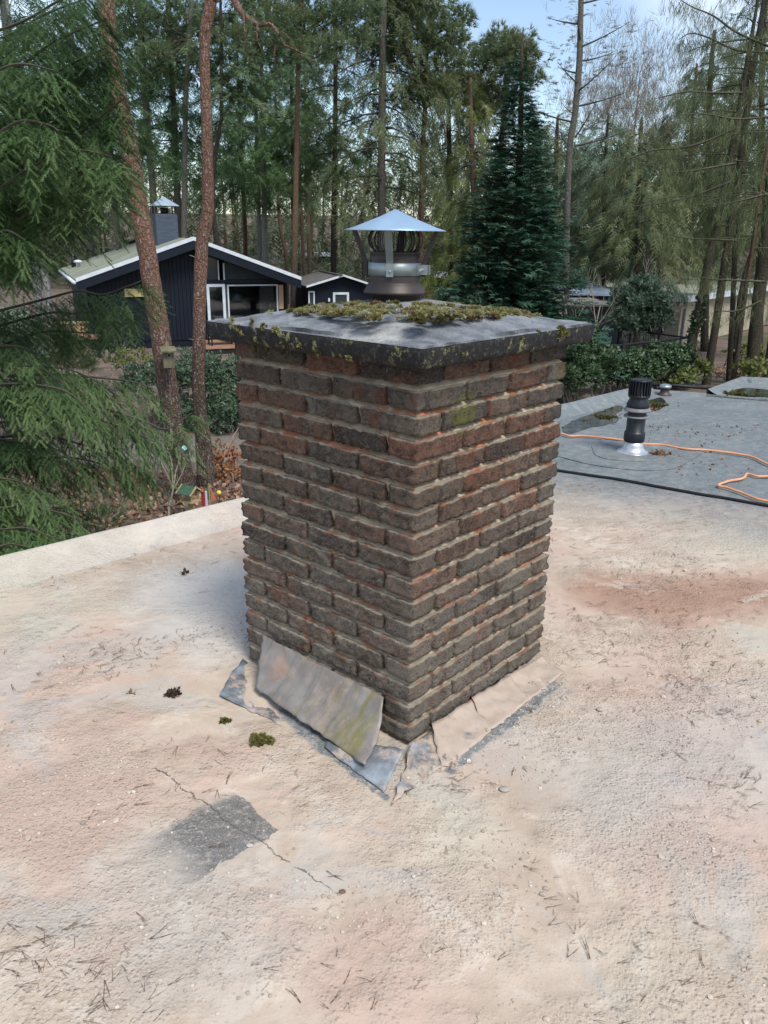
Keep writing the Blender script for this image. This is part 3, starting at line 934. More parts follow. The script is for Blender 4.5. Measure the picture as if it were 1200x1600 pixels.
M['orange_brick'] = simple('orange_brickwork', (0.24, 0.12, 0.07), (0.34, 0.19, 0.12), 3, 0.9)
M['path'] = simple('trodden_path', (0.15, 0.128, 0.112), (0.23, 0.20, 0.178), 1.5, 0.95, 0.15, 0, 0.4)


def glass_mat():
    t = T('window_glass', 0.05, 0.5)
    g = t.n.new('ShaderNodeBsdfGlossy'); g.inputs['Roughness'].default_value = 0.04; g.inputs['Color'].default_value = (.9, .95, 1, 1)
    tr = t.n.new('ShaderNodeBsdfTransparent'); tr.inputs['Color'].default_value = (.72, .76, .76, 1)
    mx = t.n.new('ShaderNodeMixShader'); mx.inputs[0].default_value = 0.22
    t.l.new(tr.outputs[0], mx.inputs[1]); t.l.new(g.outputs[0], mx.inputs[2])
    t.l.new(mx.outputs[0], t.n['Material Output'].inputs['Surface'])
    return t.m


M['glass'] = glass_mat()
t_ = T('puddle_water', 0.02, 0.45)
M['water'] = t_.done(t_.mix(t_.rng(t_.noise(t_.pos(), 9, 5), .42, .62), (0.012, 0.015, 0.011), (0.045, 0.046, 0.030)), None,
                     t_.bump(t_.noise(t_.pos(), 30, 3), 0.08, 0.003))
M['ornament_glass'] = simple('dark_pane', (0.03, 0.04, 0.045), (0.05, 0.06, 0.065), 3, 0.12, 0.5)

# ---------------------------------------------------------------- the ground and the roof we stand on
N = 90
xs = np.sign(np.linspace(-1, 1, N)) * (np.abs(np.linspace(-1, 1, N)) ** 2.2) * 260
ys = -40 + (np.linspace(0, 1, N) ** 2.0) * 460
gv = [(x, y, gz(x, y) + (0.12 * mnoise.noise(Vector((x * .25, y * .25, 0))) if abs(x) < 60 else 0)) for y in ys for x in xs]
gf = [(j * N + i, j * N + i + 1, (j + 1) * N + i + 1, (j + 1) * N + i) for j in range(N - 1) for i in range(N - 1)]
tag(MB().add(gv, gf).build('ground', M['ground'], None, True), kind='structure')

# trodden path behind the two red pines
pp = []
for (x0, y0), w in (((-14, 14.2), .9), ((-8, 14.5), .9), ((-5, 15.0), .8), ((-3.2, 15.3), .8), ((0, 15.6), .9), ((4, 16.4), 1.0)):
    pp.append((x0, y0, w))
C = spline(pp, 6)
V, F = [], []
for i, (x, y, w) in enumerate(C):
    for q_, dz_ in ((-1.25, -.12), (-.8, .125), (.8, .125), (1.25, -.12)):
        V.append((x, y + q_ * w * (1 + .12 * math.sin(i * .9)), gz(x, y) + dz_))
for i in range(len(C) - 1):
    for k in range(3): F.append((4 * i + k, 4 * i + 4 + k, 4 * i + 5 + k, 4 * i + 1 + k))
tag(MB().add(V, F).build('path', M['path'], None, True), kind='structure')

OUT = [(-4.5, .32), (-1.597, 3.084), (-.70, 3.94), (1.45, 6.493), (2.446, 7.505), (2.95, 7.33), (3.6, 8.11), (8.0, 6.45), (8.0, -3.0), (-4.5, -3.0)]
roof = MB().add([(x, y, 0) for x, y in OUT], [tuple(range(len(OUT)))[::-1]])
roof = roof.build('roof', M['roof'])
tag(roof, kind='structure')
wl_ = MB().prism([(x, y, -.35) for x, y in OUT], (0, 0, -2.6))
tag(wl_.build('outer_wall', M['beige_brick']), kind='structure')


def kerb(name, pts, widths, h, mat):
    """felt-covered kerb: foot inside, rising to a rounded crest on the roof's outer edge, then the drop outside"""
    P = np.array(pts, float)
    dense, wid = [], []
    for i in range(len(P) - 1):
        L = np.linalg.norm(P[i + 1] - P[i]); k = max(2, int(L / 0.05))
        for j in range(k):
            dense.append(P[i] + (P[i + 1] - P[i]) * j / k); wid.append(widths[i] + (widths[i + 1] - widths[i]) * j / k)
    dense.append(P[-1]); wid.append(widths[-1])
    Q = np.array(dense)
    Tn = np.gradient(Q, axis=0); Tn /= np.linalg.norm(Tn, axis=1)[:, None]
    Nn = np.stack([Tn[:, 1], -Tn[:, 0]], 1)        # towards the inside of the roof
    prof = [(1.06, -.004), (1.0, .003), (.75, .25), (.45, .58), (.2, .88), (.10, 1.0), (.03, 1.0), (-.02, .9), (-.03, .2), (-.03, -5.0)]
    V, F = [], []
    for i, (q, n_, w) in enumerate(zip(Q, Nn, wid)):
        for (u, zz) in prof:
            j = 0.006 * mnoise.noise(Vector((q[0] * 3, q[1] * 3, u * 4)))
            V.append((q[0] + n_[0] * (u * w + j), q[1] + n_[1] * (u * w + j), zz * h + (j if zz > .1 else 0)))
    m = len(prof)
    for i in range(len(Q) - 1):
        for k in range(m - 1):
            F.append((i * m + k, (i + 1) * m + k, (i + 1) * m + k + 1, i * m + k + 1))
    o = MB().add(V, F).build(name, mat, None, True)
    return tag(o, kind='structure')


kerb('roof_kerb', OUT[:5], [.20, .205, .19, .15, .13], .07, M['kerb'])
kerb('roof_kerb', [OUT[5], OUT[6], OUT[7]], [.14, .14, .16], .06, M['roof'])
kerb('roof_edge', [OUT[4], OUT[5]], [.08, .08], .022, M['roof'])
rail = MB().tube([(2.50, 7.62, .045), (2.75, 7.55, .05), (3.05, 7.48, .04)], .016, 6)
tag(rail.build('edge_rail', M['black_metal'], None, True), 'black metal bar along the far edge of the grey roof', 'bar')

# second felt strip, lapped over the first, towards the far right
sm = MB()
a_, b_ = np.array([2.93, 7.30]), np.array([4.6, 6.62])
for k in range(30):
    p, q = a_ + (b_ - a_) * k / 30, a_ + (b_ - a_) * (k + 1) / 30
    sm.prism([(p[0], p[1], .004), (q[0], q[1], .004), (q[0] + .03, q[1] + .07, .004), (p[0] + .03, p[1] + .07, .004)], (0, 0, .01 + .004 * math.sin(k)))
tag(sm.build('roof_felt_lap', M['roof']), kind='structure')


def felt_patch(name, px, z, th):
    P = spline([pl(a, b) for a, b in px] + [pl(*px[0])], 6)[:-1]
    mb = MB().prism([(p[0], p[1], z) for p in P], (0, 0, th))
    return tag(mb.build(name, M['roof'], None, False, False, .0012), kind='structure')


felt_patch('roof_felt_patch', [(872, 714), (905, 696), (960, 686), (1020, 686), (1075, 695), (1097, 706), (1075, 722), (1058, 731), (1035, 735), (990, 735), (925, 727)], .001, .006)
felt_patch('roof_felt_patch', [(924, 700), (960, 692), (1010, 693), (1055, 702), (1062, 712), (1047, 720), (1008, 723), (960, 721), (932, 714)], .007, .005)


def puddle(px, z=.0035):
    P = spline([pl(a, b) for a, b in px] + [pl(*px[0])], 5)[:-1]
    P = [(p[0] + .02 * mnoise.noise(Vector(p * 9)), p[1] + .02 * mnoise.noise(Vector(p * 9 + 5)), z) for p in P]
    return tag(MB().add(P, [tuple(range(len(P)))]).build('puddle', M['water']), kind='structure')


puddle([(878, 668), (900, 656), (935, 644), (965, 634), (974, 640), (962, 648), (968, 656), (950, 664), (925, 668), (905, 674), (884, 677)])
puddle([(1010, 626), (1032, 622), (1042, 630), (1036, 638), (1020, 641), (1008, 637)])
puddle([(1135, 617), (1160, 609), (1195, 611), (1240, 618), (1235, 627), (1180, 622)], .0165)

# ---------------------------------------------------------------- the chimney
CH = (0.048, 2.397)
CRZ = math.atan2(.749, .6626)
chim = empty('brick_chimney', (CH[0], CH[1], 0), CRZ, 'square brown brick chimney with a mossy concrete cap in the middle of the roof', 'chimney')
W, HW, CO, DEPTH = .70, .35, .0625, .095


def brick_mesh(L, Dp, Hh, seed):
    nx, ny, nz = 18, 8, 6
    r = np.random.default_rng(seed)
    V, F, idx = [], [], {}

    def vid(i, j, k):
        if (i, j, k) not in idx:
            x, y, z = (i / nx - .5) * 2, (j / ny - .5) * 2, (k / nz - .5) * 2
            p = Vector((x * L / 2, y * Dp / 2, z * Hh / 2))
            edge = sum(abs(abs(q) - 1) < 1e-6 for q in (x, y, z))
            s = Vector((seed * 3.7, seed * 1.3, 0))
            nv = Vector((mnoise.noise(p * 34 + s), mnoise.noise(p * 34 + s + Vector((9, 0, 0))), mnoise.noise(p * 34 + s + Vector((0, 9, 0)))))
            nf = Vector((mnoise.noise(p * 95 + s), mnoise.noise(p * 95 + s + Vector((9, 0, 0))), mnoise.noise(p * 95 + s + Vector((0, 9, 0)))))
            amp = .0021 if edge == 1 else .0024
            pull = {1: 0, 2: .0010, 3: .0024}[edge]
            n_ = Vector((x if abs(x) > .999 else 0, y if abs(y) > .999 else 0, z if abs(z) > .999 else 0)).normalized()
            fold = .0030 * math.sin(p.z * 260 + 40 * mnoise.noise(p * 16 + s)) if abs(y) > .999 else 0
            p = p + nv * amp + nf * .0017 - n_ * (pull - fold)
            idx[(i, j, k)] = len(V); V.append(p)
        return idx[(i, j, k)]

    for k in range(nz):
        for i in range(nx):
            F.append((vid(i, 0, k), vid(i + 1, 0, k), vid(i + 1, 0, k + 1), vid(i, 0, k + 1)))
            F.append((vid(i + 1, ny, k), vid(i, ny, k), vid(i, ny, k + 1), vid(i + 1, ny, k + 1)))
        for j in range(ny):
            F.append((vid(0, j + 1, k), vid(0, j, k), vid(0, j, k + 1), vid(0, j + 1, k + 1)))
            F.append((vid(nx, j, k), vid(nx, j + 1, k), vid(nx, j + 1, k + 1), vid(nx, j, k + 1)))
    for i in range(nx):
        for j in range(ny):
            F.append((vid(i, j, nz), vid(i + 1, j, nz), vid(i + 1, j + 1, nz), vid(i, j + 1, nz)))
            F.append((vid(i, j + 1, 0), vid(i + 1, j + 1, 0), vid(i + 1, j, 0), vid(i, j, 0)))
    me = bpy.data.meshes.new('brick')
    me.from_pydata([tuple(v) for v in V], [], F)
    me.polygons.foreach_set('use_smooth', [True] * len(me.polygons))
    me.materials.append(M['brick'])
    return me


bricks = [brick_mesh(.19, DEPTH, .0482, s) for s in range(14)]
rb = np.random.default_rng(4)
for k in range(17):
    ztop = 1.0625 - CO * k
    for side in range(4):
        ang = side * math.pi / 2
        ca, sa = math.cos(ang), math.sin(ang)
        spans = ((0, .2), (.2, .4), (.4, .6)) if k % 2 else ((.1, .3), (.3, .5), (.5, .7))
        for (t0, t1) in spans:
            lo = t0 + (0 if t0 == 0 else .006)
            hi = t1 - (0 if t1 == .7 else .006)
            o = bpy.data.objects.new('brick', bricks[int(rb.integers(0, 14))])
            COL.objects.link(o)
            o.parent = chim
            x = -HW + (lo + hi) / 2 + rb.normal(0, .0007)
            y = -HW + DEPTH / 2 + rb.normal(0, .0016)
            o.location = (x * ca - y * sa, x * sa + y * ca, ztop - .0245 + rb.normal(0, .0009))
            o.rotation_euler = (rb.normal(0, .012), rb.normal(0, .006), ang + rb.normal(0, .006) + (math.pi if rb.random() < .0 else 0))
            o.scale = ((hi - lo) / .19, 1, 1)

# raked mortar between the bricks: a ribbed core, slightly sloped in every bed joint
mv, mf = [], []
rows = []
for k in range(18):
    zt = 1.0625 - CO * k
    rows += [(zt + .0005, .0165), (zt + .008, .0125)] if False else [(zt + .014, .024), (zt + .002, .0085), (zt - .02, .014)]
rows = [q for q in rows if q[0] < 1.066] + [(-.002, .012)]
rows = sorted(rows, key=lambda q: -q[0])
n1 = 28
for (z, ins) in rows:
    h = HW - ins
    ring = []
    for side in range(4):
        for i in range(n1):
            u = -h + 2 * h * i / n1
            x, y = u, -h + .0022 * mnoise.noise(Vector((u * 30 + side * 7, z * 30, 1)))
            a = side * math.pi / 2
            ring.append((x * math.cos(a) - y * math.sin(a), x * math.sin(a) + y * math.cos(a), z))
    mv += ring
m4 = 4 * n1
for i in range(len(rows) - 1):
    for k in range(m4):
        mf.append((i * m4 + k, (i + 1) * m4 + k, (i + 1) * m4 + (k + 1) % m4, i * m4 + (k + 1) % m4))
MB().add(mv, mf).build('mortar', M['mortar'], chim)

# concrete cap: rough rim, top sloping up to the flue
NC, HC = 56, .40


def cap_top(x, y):
    d = max(abs(x), abs(y)) / HC * .6 + .4 * math.hypot(x, y) / HC
    return 1.119 + .068 * max(0, 1 - d) ** .8 + .0022 * mnoise.noise(Vector((x * 22, y * 22, 0))) + .004 * mnoise.noise(Vector((x * 6, y * 6, 3)))


cv, cf = [], []
for j in range(NC + 1):
    for i in range(NC + 1):
        x, y = -HC + 2 * HC * i / NC, -HC + 2 * HC * j / NC
        e = max(abs(x), abs(y)) / HC
        inset = .004 if e > .999 else 0
        cv.append((x * (1 - inset / HC), y * (1 - inset / HC), cap_top(x, y) - (.004 if e > .999 else 0)))
for j in range(NC):
    for i in range(NC):
        a = j * (NC + 1) + i
        cf.append((a, a + 1, a + NC + 2, a + NC + 1))
loop = [i for i in range(NC + 1)] + [j * (NC + 1) + NC for j in range(1, NC + 1)] + [NC * (NC + 1) + i for i in range(NC - 1, -1, -1)] + [j * (NC + 1) for j in range(NC - 1, 0, -1)]
prev = loop
for s_i, (zz, off) in enumerate(((1.112, .0025), (1.098, .003), (1.084, .003), (1.072, .001), (1.063, -.003), (1.0605, -.010))):
    cur = []
    for v in loop:
        x, y, _ = cv[v]
        p = Vector((x * 60, y * 60, zz * 60)); nn = mnoise.noise(p) * .0014 + mnoise.noise(p * .3) * .0012
        k = 1 + (off + nn + .004) / HC
        cur.append(len(cv)); cv.append((x * k, y * k, zz + (.0020 * mnoise.noise(p * .5) if s_i > 2 else 0)))
    n = len(loop)
    for i in range(n):
        cf.append((prev[i], cur[i], cur[(i + 1) % n], prev[(i + 1) % n]))
    prev = cur
cf.append(tuple(prev))
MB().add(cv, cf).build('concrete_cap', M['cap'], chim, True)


def c2w(x, y, z):
    return np.array([CH[0] + x * math.cos(CRZ) - y * math.sin(CRZ), CH[1] + x * math.sin(CRZ) + y * math.cos(CRZ), z])


def sheet(name, TL, TR, BR, BL, mat, nu=26, nv=12, wr=.006, thick=.003, seed=0, sag=0.0, ragged=.006, out=(0, 0, 0)):
    """a beaten metal sheet between four corners, dented, with ragged edges and real thickness"""
    TL, TR, BR, BL = [np.array(q, float) for q in (TL, TR, BR, BL)]
    nn = np.cross(TR - TL, TL - BL); nn /= np.linalg.norm(nn)
    V, F = [], []
    for j in range(nv + 1):
        for i in range(nu + 1):
            u, v = i / nu, j / nv
            p = (TL * (1 - u) + TR * u) * (1 - v) + (BL * (1 - u) + BR * u) * v
            q = Vector(p)
            e = 1 if (i in (0, nu) or j in (0, nv)) else 0
            w = wr * mnoise.noise(q * 11 + Vector((seed, 0, 0))) + wr * .6 * mnoise.noise(q * 28 + Vector((0, seed, 0)))
            p = p + nn * (w + sag * math.sin(math.pi * v) * -1)
            if e:
                p = p + np.array([mnoise.noise(q * 40 + Vector((seed, 5, 0))), mnoise.noise(q * 40 + Vector((seed, 0, 7))), 0]) * ragged
            V.append(p)
    K = len(V)
    V = V + [p - nn * thick for p in V]
    g = lambda i, j: j * (nu + 1) + i
    for j in range(nv):
        for i in range(nu):
            F.append((g(i, j), g(i, j + 1), g(i + 1, j + 1), g(i + 1, j)))
            F.append((K + g(i, j), K + g(i + 1, j), K + g(i + 1, j + 1), K + g(i, j + 1)))
    for i in range(nu):
        F.append((g(i, 0), g(i + 1, 0), K + g(i + 1, 0), K + g(i, 0))); F.append((g(i + 1, nv), g(i, nv), K + g(i, nv), K + g(i + 1, nv)))
    for j in range(nv):
        F.append((g(0, j + 1), g(0, j), K + g(0, j), K + g(0, j + 1))); F.append((g(nu, j), g(nu, j + 1), K + g(nu, j + 1), K + g(nu, j)))
    return MB().add(V, F).build(name, mat, chim, True, True)


def on_left(px, py, out=.008):
    """the point of the chimney's left face (its plane pushed out a little) seen at that place"""
    o = c2w(-HW - out, 0, 0); n_ = c2w(-1, 0, 0) - c2w(0, 0, 0)
    d = ray(px, py); c0 = np.array([0, 0, CAMH])
    return c0 + d * (((o - c0) @ n_) / (d @ n_))


def on_right(px, py, out=.008):
    o = c2w(0, -HW - out, 0); n_ = c2w(0, -1, 0) - c2w(0, 0, 0)
    d = ray(px, py); c0 = np.array([0, 0, CAMH])
    return c0 + d * (((o - c0) @ n_) / (d @ n_))


tag(sheet('lead_flashing', on_left(378, 1028, .010), on_left(452, 1090, .012), pl(440, 1131, .006), pl(342, 1087, .006), M['lead_blue'], 18, 10, .010, .003, 3, ragged=.008),
    'crumpled blue-grey lead corner flap')
tag(sheet('lead_flashing', on_left(408, 991, .008), on_left(601, 1089, .008), pl(572, 1197, .020), pl(397, 1074, .024), M['lead_streaked'], 44, 20, .013, .003, 7, sag=.014, ragged=.006),
    'wide streaked lead sheet leaning on the left face')
tag(sheet('lead_flashing', pl(512, 1158, .012), pl(632, 1170, .05), pl(600, 1237, .005), pl(506, 1168, .005), M['lead_blue'], 18, 10, .007, .003, 11, ragged=.006),
    'bent blue-grey lead piece under the front corner')
tag(sheet('lead_flashing', on_right(644, 1160, .012), on_right(700, 1122, .014), pl(697, 1196, .005), pl(612, 1256, .006), M['lead_pale'], 26, 20, .020, .003, 17, ragged=.012),
    'creased pale blue lead fold at the front corner')
tl_, tr2, br_, bl_ = on_right(676, 1131, .010), on_right(846, 1023, .010), pl(882, 1050, .004), pl(692, 1203, .005)
for i_, (u0, u1) in enumerate(((0, .335), (.32, .66), (.645, 1.0))):
    lift = np.array([0, 0, .0025 * (i_ % 2)])
    L_ = lambda a_, b_, u: a_ + (b_ - a_) * u
    tag(sheet('lead_flashing', L_(tl_, tr2, u0) + lift, L_(tl_, tr2, u1) + lift, L_(bl_, br_, u1 + .008 * rb.normal()) + lift, L_(bl_, br_, u0 + .008 * rb.normal()) + lift, M['lead_dusty'], 18, 12, .011, .0025, 23 + 7 * i_, sag=.006, ragged=.009),
        ('dusty beige lead skirt piece nearest the front corner', 'dusty pinkish lead skirt piece in the middle of the right face', 'dusty lead skirt piece at the far end of the right face')[i_])
# ---------------------------------------------------------------- flue cowl
cowl = empty('flue_cowl', (CH[0] - .028, CH[1] - .005, 1.168), CRZ, 'round flue cowl with a conical zinc rain hat tinted with reflected sky above the mossy cap', 'cowl')
ZC = 1.168
fr = [(.060, -.01), (.070, .026), (.0885, .027), (.0890, .033), (.0885, .034), (.0830, .0425), (.0775, .053), (.0770, .0535), (.0740, .0560), (.0735, .062), (.0735, .118), (.071, .120), (.071, .136), (.0735, .138), (.0725, .142), (.066, .142), (.066, .06)]
MB().lathe(fr, (0, 0, 0), 48, False).build('flue_pipe', M['rust_shade_steel'], cowl, True)
MB().lathe([(.0742, .078), (.0765, .079), (.0765, .112), (.0742, .113)], (0, 0, 0), 48, False).build('clamp_band', M['galv'], cowl, True)
hat = MB().lathe([(.003, .2545), (.045, .2352), (.112, .2092), (.1125, .2086), (.1435, .1995), (.1435, .1975), (.112, .2062), (.045, .2325), (.0015, .2505)], (0, 0, 0), 56, True).build('rain_hat', M['hat_zinc'], cowl)
hat.data.polygons.foreach_set('use_smooth', [True] * len(hat.data.polygons))
cam_ang = math.atan2(-CH[1], -CH[0]) - CRZ
for k in range(4):
    a = cam_ang - R(9) + k * math.pi / 2
    c, s = math.cos(a), math.sin(a)
    P = [(.0785, .076), (.0785, .112), (.081, .120), (.115 if k else .119, .2045)]
    mb = MB()
    V = []
    for (r_, z_) in P:
        for w_ in (-.010, .010):
            for th in (0, .0025 if k == 0 else .011):
                rr = r_ + th
                V.append((c * rr - s * w_, s * rr + c * w_, z_))
    F = []
    for i in range(3):
        b = i * 4
        F += [(b + 1, b + 3, b + 7, b + 5), (b, b + 4, b + 6, b + 2), (b, b + 1, b + 5, b + 4), (b + 2, b + 6, b + 7, b + 3)]
    F += [(0, 2, 3, 1), (12, 13, 15, 14)]
    mb.add(V, F)
    st = mb.build('strut', M['galv'] if k == 0 else M['rust_shade_steel'], cowl)  # side struts get darker steel: their shade is put into the colour
    bo = MB().lathe([(.0042, 0), (.0048, .001), (.0045, .003), (.002, .0042)], (0, 0, 0), 10)
    q = Matrix.Rotation(a, 4, 'Z') @ Matrix.Translation((.0805, 0, .0905)) @ Matrix.Rotation(R(90), 4, 'Y')
    bo.v = [tuple(q @ Vector(v)) for v in bo.v]
    bo.build('bolt', M['galv'], st)
wires = MB()
for k in range(30):
    a = 2 * math.pi * k / 30
    rr = .058 + .006 * math.sin(k * 2.1)
    C = [(.054, .138), (rr + .012, .158), (rr + .016, .178), (rr + .006, .200), (.046, .222)]
    wires.tube(spline([(r_ * math.cos(a + .10 * math.sin(k)), r_ * math.sin(a + .10 * math.sin(k)), z_) for r_, z_ in C], 4), .0013, 5, False)
wires.build('bird_guard', M['black_metal'], cowl, True)
a = cam_ang + R(62)
lug = MB()
for dd in (-.009, .009):
    lug.box((.092 * math.cos(a) - dd * math.sin(a), .092 * math.sin(a) + dd * math.cos(a), .0955), (.032, .003, .026), a)
lug.build('clamp_lug', M['galv'], cowl)
lb = MB().tube([(.094 * math.cos(a) + .024 * math.sin(a), .094 * math.sin(a) - .024 * math.cos(a), .0955), (.094 * math.cos(a) - .024 * math.sin(a), .094 * math.sin(a) + .024 * math.cos(a), .0955)], .0042, 8)
lb.build('clamp_bolt', M['alu'], cowl)

# moss cushions on the cap
rm_ = np.random.default_rng(21)
TPL['mosst'] = [tmpl_tuft(9, .0085, .0042, rm_, 1.3) for _ in range(4)]
mP, mD, mT = [], [], []


def moss_at(px, py, rad, tone, flat=.45):
    p = pl(px, py, 1.145)
    for _ in range(3):
        d = np.array([p[0] - CH[0], p[1] - CH[1]])
        lx, ly = d[0] * math.cos(CRZ) + d[1] * math.sin(CRZ), -d[0] * math.sin(CRZ) + d[1] * math.cos(CRZ)
        if max(abs(lx), abs(ly)) > .392 or math.hypot(d[0] + .028, d[1]) < .06: return
        p = pl(px, py, cap_top(lx, ly))
    m = int(70 * (rad / .012) ** 2)
    v = rm_.normal(0, 1, (m, 3)); v[:, 2] = np.abs(v[:, 2]); v /= np.linalg.norm(v, axis=1)[:, None]
    lump = 1 + .25 * np.sin(v[:, 0] * 6 + px) * np.cos(v[:, 1] * 7 + py)
    mP.append(p + v * rad * np.array([1, 1, flat]) * lump[:, None]); mD.append(v); mT.append(np.full(m, tone) + rm_.normal(0, .05, m))


for _ in range(900):
    t = rm_.random()
    if t < .52: px, py = rm_.normal(545, 105), rm_.normal(477, 9)
    elif t < .70: px, py = rm_.normal(660, 60), rm_.normal(483, 11)
    else: px, py = rm_.normal(785, 80), rm_.normal(481, 9)
    tone = rm_.choice([.25, .5, .6, .68, .72, .75, .87, 1.0], p=[.05, .13, .18, .22, .18, .08, .08, .08])
    moss_at(px, py, rm_.choice([.004, .006, .009, .012, .016], p=[.34, .30, .20, .11, .05]), tone, .27)
for px, py, rad, tone in ((640, 489, .017, .86), (668, 491, .017, .60), (697, 489, .017, 1.0), (622, 513, .012, .7), (740, 484, .012, .6), (505, 498, .010, .87), (745, 498, .011, .84),
                          (770, 494, .008, .86), (590, 486, .020, .66), (545, 488, .016, .66), (470, 490, .012, .7), (425, 502, .009, .62), (845, 488, .013, .84), (870, 492, .011, .86), (800, 489, .010, .84)):
    moss_at(px, py, rad, tone)
# lichen cushions clinging to the rim
for px, py, rad in ((362, 500, .005), (392, 502, .006), (412, 511, .007), (431, 515, .008), (402, 530, .006), (443, 538, .006), (380, 520, .005), (470, 540, .005), (497, 551, .006), (372, 512, .006), (545, 560, .005)):
    p = on_left(px, py, .052)
    m = int(60 * (rad / .012) ** 2)
    v = rm_.normal(0, 1, (m, 3)); v /= np.linalg.norm(v, axis=1)[:, None]
    mP.append(p + v * rad * .75); mD.append(v); mT.append(np.full(m, rm_.choice([.2, .4, .6])) + rm_.normal(0, .08, m))
for px, py, rad in ((876, 516, .016), (884, 520, .010), (872, 527, .010), (815, 530, .005), (842, 520, .005), (720, 552, .005), (793, 540, .005)):
    p = on_right(px, py, .050)
    m = int(50 * (rad / .012) ** 2)
    v = rm_.normal(0, 1, (m, 3)); v /= np.linalg.norm(v, axis=1)[:, None]
    mP.append(p + v * rad * .6); mD.append(v); mT.append(np.full(m, .38) + rm_.normal(0, .1, m))
mP = np.concatenate(mP); mD = np.concatenate(mD)
tag(spray_mesh('moss', TPL['mosst'], mP, mD, rm_.normal(0, 1, mP.shape), rm_.uniform(.7, 1.3, len(mP)), np.concatenate(mT), M['moss']),
    'green and rusty moss cushions growing on the concrete chimney cap', 'moss', None, 'stuff')

# ---------------------------------------------------------------- things standing and lying on the roof
vb = pl(988, 708)
vent = empty('roof_vent_pipe', (vb[0], vb[1], .010), 0, 'tall black vent pipe with ribbed cap and bright metal foot on grey felt', 'vent pipe')
MB().lathe([(.108, 0), (.100, .004), (.082, .012), (.070, .026), (.0635, .045), (.0625, .072), (.058, .072), (.058, .0)], (0, 0, 0), 40).build('metal_foot', M['alu'], vent, True)
MB().lathe([(.056, .06), (.057, .075), (.066, .077), (.068, .085), (.068, .130), (.065, .138), (.059, .142), (.059, .275), (.060, .34)], (0, 0, 0), 40).build('pipe', M['black_pvc'], vent, True)
MB().lathe([(.059, .236), (.083, .238), (.085, .242), (.083, .247), (.060, .249)], (0, 0, 0), 40, False).build('ring', M['grey_pvc'], vent, True)
MB().lathe([(.060, .276), (.086, .279), (.088, .283), (.086, .288), (.079, .290), (.079, .300), (.062, .303)], (0, 0, 0), 40, False).build('ring', M['grey_pvc'], vent, True)
MB().lathe([(.060, .290), (.072, .302), (.073, .322), (.060, .352), (.056, .368), (.055, .375)], (0, 0, 0), 40, False).build('neck', M['black_pvc'], vent, True)
MB().lathe([(.055, .365), (.068, .368), (.070, .376), (.068, .384), (.056, .386), (.056, .470), (.066, .472), (.068, .478), (.066, .483), (.010, .486)], (0, 0, 0), 40).build('cap', M['black_pvc'], vent, True)
for k in range(22):
    a = 2 * math.pi * k / 22
    MB().box((.0635 * math.cos(a), .0635 * math.sin(a), .428), (.016, .006, .092), a).build('rib', M['black_pvc'], vent)

kn = pl(1038, 617)
kv = empty('vent_stub', (kn[0], kn[1], 0), 0, 'short rusty grey vent stub near the far corner of the roof', 'vent stub')
MB().lathe([(.065, 0), (.060, .010), (.042, .018), (.040, .060), (.046, .064), (.046, .070)], (0, 0, 0), 20).build('stub_pipe', M['rust_shade_steel'], kv, True)
MB().lathe([(.052, .068), (.056, .074), (.050, .090), (.025, .100), (.004, .103)], (0, 0, 0), 20).build('cap', M['galv'], kv, True)


def lie(px, z, rad, mat, name, wob=.0):
    P = spline([pl(a, b, z) for a, b in px], 8)
    if wob:
        for i, p in enumerate(P): p[:2] += wob * np.array([mnoise.noise(Vector(p * 7)), mnoise.noise(Vector(p * 7 + 9))])
    return MB().tube(P, rad, 8).build(name, mat, None, True)


S3 = lambda L: [(a / 3.333 + 840, b / 3.333 + 420) for a, b in L]
cord1 = S3([(60, 850), (120, 858), (170, 872), (230, 870), (340, 880), (440, 892), (540, 912), (640, 915), (720, 930), (800, 940), (900, 945), (1050, 965), (1130, 985), (1210, 1022), (1290, 1050),
            (1330, 1065), (1290, 1078), (1200, 1080), (1140, 1080), (1090, 1068), (1060, 1095), (990, 1108), (945, 1130), (985, 1140), (1060, 1165), (1130, 1195), (1200, 1210), (1300, 1235)])
tag(lie(cord1, .016, .0075, M['orange_cord'], 'extension_cord', .012), 'orange extension cord wandering behind the vent pipe and looping back', 'cord')
tag(lie([(840, 728), (873, 735), (960, 748), (1060, 766), (1130, 778), (1200, 790), (1300, 808)], .009, .0085, M['cable'], 'cable', .006), 'straight black cable lying across the grey felt of the roof', 'cable')

# grit, needles, twigs and leaves
rl = np.random.default_rng(9)


def roof_pts(n, x0, x1, y0, y1):
    P = np.stack([rl.uniform(x0, x1, n), rl.uniform(y0, y1, n)], 1)
    keep = []
    for x, y in P:
        dx, dy = x - CH[0], y - CH[1]
        lx, ly = dx * math.cos(CRZ) + dy * math.sin(CRZ), -dx * math.sin(CRZ) + dy * math.cos(CRZ)
        if max(abs(lx), abs(ly)) < .40: continue
        if (x + 1.597) * .69 - (y - 3.084) * .724 < .24 and y < 4: continue
        if y >= 4 and (x - 1.45) * .745 - (y - 6.49) * .667 < .2: continue
        keep.append((x, y))
    return np.array(keep)


def clustered(P, thr, sc):
    k = np.array([mnoise.noise(Vector((x * sc, y * sc, 4.2))) for x, y in P])
    return P[k > thr]


